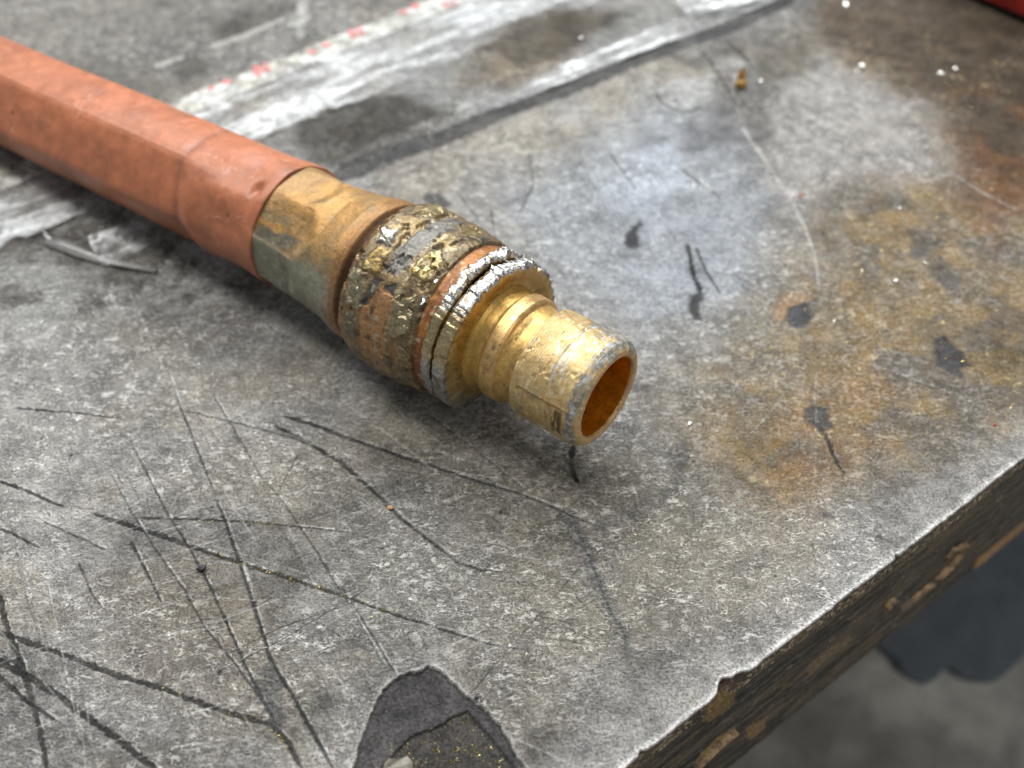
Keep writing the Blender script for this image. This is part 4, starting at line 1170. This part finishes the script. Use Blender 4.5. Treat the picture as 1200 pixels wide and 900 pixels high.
def glyph(cx, cy, u_, v_):      # slanted red letter N in strip coordinates
    out = []
    for a, b in (((-0.5, -0.5), (-0.3, 0.5)), ((-0.3, 0.5), (0.3, -0.5)), ((0.3, -0.5), (0.5, 0.5))):
        p = np.array([cx, cy])+sd*a[0]*u_+snr*a[1]*v_; q = np.array([cx, cy])+sd*b[0]*u_+snr*b[1]*v_
        out.append((p, q))
    # joined in one outline
    (p0, p1), _, (q0, q1) = out
    w = 0.95
    return [tuple(p0-sd*w/2), tuple(p1-sd*w/2), tuple(p1+sd*w/2), tuple(q0+snr*0.9), tuple(q1-sd*w/2), tuple(q1+sd*w/2), tuple(q0+sd*w/2), tuple(q0-sd*w/2), tuple(p1-snr*1.2+sd*0.1), tuple(p0+sd*w/2)]


gz = 0.42
for c_ in [(-53.98,205.73),(-34.79,219.79),(-14.39,231.69)]:
    g_ = glyph(c_[0], c_[1], 3.0, 3.6)
    flat('red_letter', [g_], M_RED, strip, gz)
for c_ in [(-63.25,198.62),(-60.76,201.06),(-43.85,212.14),(-41.13,214.77),(-24.80,228.11),(-22.21,230.61)]:
    pts = [(c_[0]+1.0*math.cos(a)*(1+0.2*math.sin(3*a)), c_[1]+0.9*math.sin(a)) for a in np.linspace(0, 2*math.pi, 10, endpoint=False)]
    flat('red_dot', [pts], M_RED, strip, gz)
rq = np.random.default_rng(4)
inks = []
for k in range(34):
    f = 0.04+0.92*k/34
    base_ = spa+sd*f*sL-snr*rq.uniform(1.3, 2.0)
    if rq.random() < 0.35: continue
    flat('ink_stroke', [bar(base_-snr*rq.uniform(0.3, 0.8), base_+snr*rq.uniform(0.3, 0.7)+sd*rq.uniform(-0.4, 0.4), rq.uniform(0.2, 0.45))], M_INK, strip, gz)

# ------------------------------------------------------------------ clear tape
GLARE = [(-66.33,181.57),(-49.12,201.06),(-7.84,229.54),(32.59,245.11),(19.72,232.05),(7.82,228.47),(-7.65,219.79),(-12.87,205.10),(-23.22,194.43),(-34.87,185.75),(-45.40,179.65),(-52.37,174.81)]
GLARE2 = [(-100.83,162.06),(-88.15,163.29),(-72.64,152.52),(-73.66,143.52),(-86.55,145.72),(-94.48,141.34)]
CLEARED = [(-44.09,176.14),(-38.66,188.60),(-26.84,195.02),(-10.63,191.49),(-7.42,208.27),(0.00,223.22),(11.80,230.97),(19.37,224.95),(12.98,208.27),(-6.97,185.75),(-26.72,170.88),(-38.12,168.31)]


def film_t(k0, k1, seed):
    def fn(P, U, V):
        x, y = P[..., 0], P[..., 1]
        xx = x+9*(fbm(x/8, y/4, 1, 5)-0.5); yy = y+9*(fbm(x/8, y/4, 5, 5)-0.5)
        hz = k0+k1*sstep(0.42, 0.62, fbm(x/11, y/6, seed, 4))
        hz = np.maximum(hz, 0.50*poly_mask(xx, yy, GLARE, 5)); hz = np.maximum(hz, 0.7*poly_mask(xx, yy, GLARE2, 2.5))  # glare on the tape, painted in as whiter film
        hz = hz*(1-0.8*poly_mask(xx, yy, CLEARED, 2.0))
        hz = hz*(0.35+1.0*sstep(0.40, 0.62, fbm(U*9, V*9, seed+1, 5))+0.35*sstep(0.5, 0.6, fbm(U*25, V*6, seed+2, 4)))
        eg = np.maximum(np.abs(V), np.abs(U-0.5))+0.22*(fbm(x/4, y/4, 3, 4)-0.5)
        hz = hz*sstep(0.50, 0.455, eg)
        return {'haze_glare': np.clip(hz, 0, 1)}
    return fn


ta, tb = [(-104.60,153.68),(20.48,247.43)]
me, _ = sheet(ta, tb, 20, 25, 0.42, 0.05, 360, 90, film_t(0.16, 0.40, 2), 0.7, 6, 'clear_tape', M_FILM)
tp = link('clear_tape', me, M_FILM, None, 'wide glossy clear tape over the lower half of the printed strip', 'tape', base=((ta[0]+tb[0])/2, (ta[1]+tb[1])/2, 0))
ta, tb = [(-16.56,185.75),(68.74,242.05)]
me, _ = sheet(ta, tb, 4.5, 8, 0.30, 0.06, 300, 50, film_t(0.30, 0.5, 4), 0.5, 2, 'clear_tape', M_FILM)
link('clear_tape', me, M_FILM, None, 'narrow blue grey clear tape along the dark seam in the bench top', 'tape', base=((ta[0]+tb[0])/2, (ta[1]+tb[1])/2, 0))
ta, tb = [(37.17,228.82),(64.63,235.33)]
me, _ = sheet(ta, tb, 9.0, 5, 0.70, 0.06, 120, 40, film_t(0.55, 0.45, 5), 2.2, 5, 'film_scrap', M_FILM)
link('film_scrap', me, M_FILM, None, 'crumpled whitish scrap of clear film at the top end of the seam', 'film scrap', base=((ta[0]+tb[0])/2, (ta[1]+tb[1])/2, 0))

ta, tb = [(-75.96,147.95),(-61.60,156.74)]
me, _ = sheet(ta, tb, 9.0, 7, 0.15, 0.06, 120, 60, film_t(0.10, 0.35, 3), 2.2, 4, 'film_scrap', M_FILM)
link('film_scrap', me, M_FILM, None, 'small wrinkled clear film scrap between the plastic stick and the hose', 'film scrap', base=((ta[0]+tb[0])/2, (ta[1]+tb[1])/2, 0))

# ------------------------------------------------------------------ broken clear plastic stick
pk = [(-85.47,150.90),(-82.31,150.22),(-78.72,148.40),(-75.17,146.61),(-71.81,145.50),(-67.71,144.39),(-63.84,143.52)]
rd = [(1.0, 0.5), (1.35, 0.6), (1.15, 0.55), (0.8, 0.5), (0.62, 0.5), (0.6, 0.5), (0.55, 0.45)]
pk = np.array(pk)
ring_n = 16; vs = []
for i, (p, (ra, rh)) in enumerate(zip(pk, rd)):
    d = pk[min(i+1, len(pk)-1)]-pk[max(i-1, 0)]; d = d/np.hypot(*d); nn = np.array([-d[1], d[0]])
    for k in range(ring_n):
        a = 2*math.pi*k/ring_n
        q_ = 1+0.25*math.cos(3*a+i); vs.append((p[0]+nn[0]*ra*math.cos(a)*q_, p[1]+nn[1]*ra*math.cos(a)*q_, 0.15+rh+rh*math.sin(a)*q_))
fs = [(i*ring_n+k, i*ring_n+(k+1) % ring_n, (i+1)*ring_n+(k+1) % ring_n, (i+1)*ring_n+k) for i in range(len(pk)-1) for k in range(ring_n)]
fs += [tuple(range(ring_n))[::-1], tuple(range((len(pk)-1)*ring_n, len(pk)*ring_n))]
stick = root('plastic_stick', 'broken clear plastic stick with flattened end lying in front of the hose', 'plastic stick', (pk[3][0], pk[3][1], 0))
link('shaft', raw_mesh('shaft', vs, fs, True), M_PLASTIC, stick)
tipb = pk[0]
vs = [(tipb[0]+0.6, tipb[1]-0.7, 0.2), (tipb[0]+0.9, tipb[1]+0.8, 0.3), (tipb[0]-1.6, tipb[1]+3.0, 0.9), (tipb[0]+0.6, tipb[1]-0.5, 0.9), (tipb[0]+0.9, tipb[1]+0.7, 1.0), (tipb[0]-1.5, tipb[1]+2.9, 1.2)]
link('torn_tip', raw_mesh('torn_tip', vs, [(0, 1, 2), (3, 5, 4), (0, 3, 4, 1), (1, 4, 5, 2), (2, 5, 3, 0)]), M_PLASTIC, stick)

# ------------------------------------------------------------------ small bits lying on the top
def lump(c, sx, sy, sz, seed, z0=0.02, nseg=9, nr=5):
    r_ = np.random.default_rng(seed); vs = []; fs = []
    for i in range(nr):
        f = i/(nr-1); ph = (f-0.5)*math.pi
        for k in range(nseg):
            a = 2*math.pi*k/nseg; j = r_.uniform(0.72, 1.18)
            vs.append((c[0]+sx*math.cos(ph)*math.cos(a)*j, c[1]+sy*math.cos(ph)*math.sin(a)*j, z0+sz*(0.5+0.5*math.sin(ph))*r_.uniform(0.85, 1.1)))
    for i in range(nr-1):
        for k in range(nseg):
            fs.append((i*nseg+k, i*nseg+(k+1) % nseg, (i+1)*nseg+(k+1) % nseg, (i+1)*nseg+k))
    fs += [tuple(range(nseg))[::-1], tuple(range((nr-1)*nseg, nr*nseg))]
    return raw_mesh('lump', vs, fs)


def bit(name, c, size, seed, mat, label, cat, group=None):
    link(name, lump(c, *size, seed), mat, None, label, cat, group, base=(c[0], c[1], 0))


bc = [(48.43,201.37),(48.55,199.53)]
chip = root('brass_chip', 'small ochre brass chip standing near the clear film scrap', 'chip', (bc[0][0], bc[0][1], 0))
link('chip_body', lump(bc[1], 1.5, 1.0, 2.0, 1), mat_plain('ochre_chip', (0.42, 0.25, 0.06), 0.45, 0.3, 0.35, 1.0), chip)
link('chip_peak', lump((bc[0][0]+0.3, bc[0][1]+0.2), 0.9, 0.8, 3.6, 2), bpy.data.materials['ochre_chip'], chip)
bit('black_crumb', [(-44.76,82.54)][0], (0.75, 0.55, 0.7), 3, M_BLACK, 'ragged black crumb lying between the long scratches at lower left', 'crumb')
bit('tan_crumb', [(-18.38,93.14)][0], (0.50, 0.35, 0.35), 4, M_TAN, 'tiny tan crumb beside the curved dark scratch', 'crumb')
bit('red_speck', [(77.04,108.93)][0], (0.28, 0.25, 0.2), 5, mat_plain('red_speck', (0.5, 0.03, 0.03), 0.5), 'tiny red speck near the right rim of the bench', 'speck')
bit('orange_speck', [(55.42,164.78)][0], (0.45, 0.4, 0.25), 6, mat_plain('orange_speck', (0.6, 0.18, 0.05), 0.5), 'tiny orange speck at the end of the pale scratch', 'speck')
FLECKS = (([(77.25,231.69)][0], 0.9, 'bright metal fleck farthest back on the bench top'),
          ([(75.85,207.31)][0], 0.8, 'larger bright metal fleck of the close pair above the pale oxide patch'),
          ([(74.36,205.42)][0], 0.45, 'smaller bright metal fleck of the close pair above the pale oxide patch'),
          ([(92.43,204.79)][0], 0.6, 'left bright metal fleck of the pair near the red machine foot'),
          ([(95.96,206.36)][0], 0.55, 'right bright metal fleck of the pair near the red machine foot'),
          ([(74.91,146.16)][0], 0.5, 'bright metal fleck on the brown stain above its dark blot'),
          ([(68.57,141.34)][0], 0.5, 'bright metal fleck on the left part of the brown stain'),
          ([(28.52,109.10)][0], 0.4, 'lone bright metal fleck on grey to the right of the open nozzle'),
          ([(15.23,218.10)][0], 0.6, 'bright metal fleck on the clear tape beyond the seam'),
          ([(53.25,201.99)][0], 0.45, 'bright metal fleck just right of the ochre chip'))
for i, (p, r, lb) in enumerate(FLECKS):
    bit('metal_fleck', p, (r, r*0.8, r*0.7), 20+i, M_FLECK, lb, 'fleck', 'bright metal flecks on the bench top')

# filings: nobody could count them
def filings(name, pts, rmin, rmax, zf, mat, label, cat, seed):
    r_ = np.random.default_rng(seed); vs = []; fs = []
    for x, y in pts:
        r = r_.uniform(rmin, rmax); a = r_.uniform(0, 6.28); st = r_.uniform(1.0, 2.6); b = len(vs); z = zf(x, y)
        ca, sa_ = math.cos(a), math.sin(a)
        for (lx, ly, lz) in ((-st, -0.5, 0), (st, -0.4, 0), (st*0.8, 0.5, 0), (-st*0.7, 0.5, 0), (r_.uniform(-0.5, 0.5), 0, r_.uniform(0.6, 1.4))):
            vs.append((x+r*(lx*ca-ly*sa_), y+r*(lx*sa_+ly*ca), z+0.02+r*lz))
        fs += [(b, b+1, b+4), (b+1, b+2, b+4), (b+2, b+3, b+4), (b+3, b, b+4)]
    c = np.mean(np.array(pts), 0)
    link(name, raw_mesh(name, vs, fs), mat, None, label, cat, kind='stuff', base=(c[0], c[1], 0))


def inpoly(pts, n, seed):
    r_ = np.random.default_rng(seed); P_ = np.array(pts); out = []
    q = np.stack([r_.uniform(P_[:, 0].min(), P_[:, 0].max(), n*4), r_.uniform(P_[:, 1].min(), P_[:, 1].max(), n*4)], -1)
    m = poly_mask(q[:, 0], q[:, 1], pts) > 0.5
    return [tuple(v) for v in q[m][:n]]


def along(pts, n, sp, seed):
    r_ = np.random.default_rng(seed); P_ = np.array(pts); out = []
    for _ in range(n):
        k = r_.integers(len(P_)-1); f = r_.random(); p = P_[k]*(1-f)+P_[k+1]*f
        out.append((p[0]+r_.normal(0, sp), p[1]+r_.normal(0, sp)))
    return out


filings('brass_filings', inpoly(c2, 230, 1), 0.05, 0.15, lambda x, y: -0.93, M_BRASSDUST, 'yellow brass filings lying in the dark hole of the sheet', 'filings', 1)
filings('brass_filings', inpoly(c1, 45, 2), 0.05, 0.11, lambda x, y: -0.5, M_BRASSDUST, 'sparse brass filings scattered over the upper step of the hole', 'filings', 2)
sc1 = [(-42.93,84.82),(-36.11,82.40),(-29.56,80.17),(-21.75,77.56),(-15.55,75.01)]; sc2 = [(-50.94,90.71),(-39.99,90.71),(-33.01,89.96)]; sc3 = [(-47.58,64.47),(-35.25,60.18),(-29.98,57.75),(-28.61,55.71)]
filings('brass_filings', along(sc1, 110, 0.22, 3)+along(sc2, 40, 0.2, 4)+along(sc3, 45, 0.25, 5), 0.04, 0.11, lambda x, y: 0.0, M_BRASSDUST, 'brass filings caught in the long scratches at lower left', 'filings', 3)
sp_ = inpoly([(-25.05,86.41),(13.13,98.63),(28.80,86.41),(17.97,60.30),(-4.59,65.08),(-26.05,72.65)], 260, 6)+inpoly([(39.62,141.34),(97.40,167.04),(80.35,108.58),(38.91,95.46)], 200, 7)+inpoly([(-84.90,119.32),(-27.58,112.07),(24.21,77.97),(0.00,55.71),(-66.02,55.71)], 160, 8)
filings('fine_filings', sp_, 0.03, 0.085, lambda x, y: 0.03, M_BRASSDUST, 'fine brassy dust scattered over the open bench top', 'filings', 6)
sp_ = inpoly([(-7.93,233.86),(116.90,233.86),(82.94,117.47),(27.58,112.07),(0.00,159.62)], 170, 9)+inpoly([(-90.80,139.20),(-47.12,130.93),(-27.58,112.07),(-81.71,108.58)], 60, 10)
sp2 = inpoly([(46.70,147.95),(65.54,164.53),(97.40,167.04),(81.37,112.07),(48.42,105.18),(43.01,123.09)], 130, 12)
filings('gold_flecks', sp2, 0.06, 0.15, lambda x, y: 0.04, M_BRASSDUST, 'glinting gold flecks on the brown stain at right', 'filings', 9)
filings('silver_filings', sp_, 0.05, 0.15, lambda x, y: 0.04, M_FLECK, 'fine silvery filings scattered behind the coupling', 'filings', 7)

# ------------------------------------------------------------------ red painted casting at the far right corner
r0, r1 = [np.array(p) for p in [(102.00,236.06),(117.20,220.47)]]
rdv = (r1-r0)/np.hypot(*(r1-r0)); rnv = np.array([-rdv[1], rdv[0]])
red = root('painted_casting', 'chipped red painted metal foot standing at the far right corner of the bench', 'machine foot', (r0[0]+rdv[0]*15, r0[1]+rdv[1]*15, 0))


def block(name, u0, u1, v0, v1, z0, z1, bev, mat, seed):
    prof = [(0, z0), (0, z1-bev), (bev*0.3, z1-bev*0.3), (bev, z1)]
    vs = []
    for off, z in prof:
        for (uu, vv) in ((u0+off, v0+off), (u1-off, v0+off), (u1-off, v1-off), (u0+off, v1-off)):
            q = r0+rdv*uu+rnv*vv; vs.append((q[0], q[1], z))
    fs = [(3, 2, 1, 0), (12, 13, 14, 15)]
    for k in range(3):
        for i in range(4):
            j = (i+1) % 4; fs.append((k*4+i, k*4+j, k*4+4+j, k*4+4+i))
    link(name, raw_mesh(name, vs, fs), mat, red)


block('base_plate', -30, 90, 0.9, 60, 2.0, 14, 1.5, M_PAINT, 1)
block('rubber_pad', -27, 87, 3.0, 57, 0.05, 2.0, 0.3, M_DARKSTEEL, 2)
block('upright', -5, 65, 18, 52, 14, 70, 3, M_PAINT, 3)
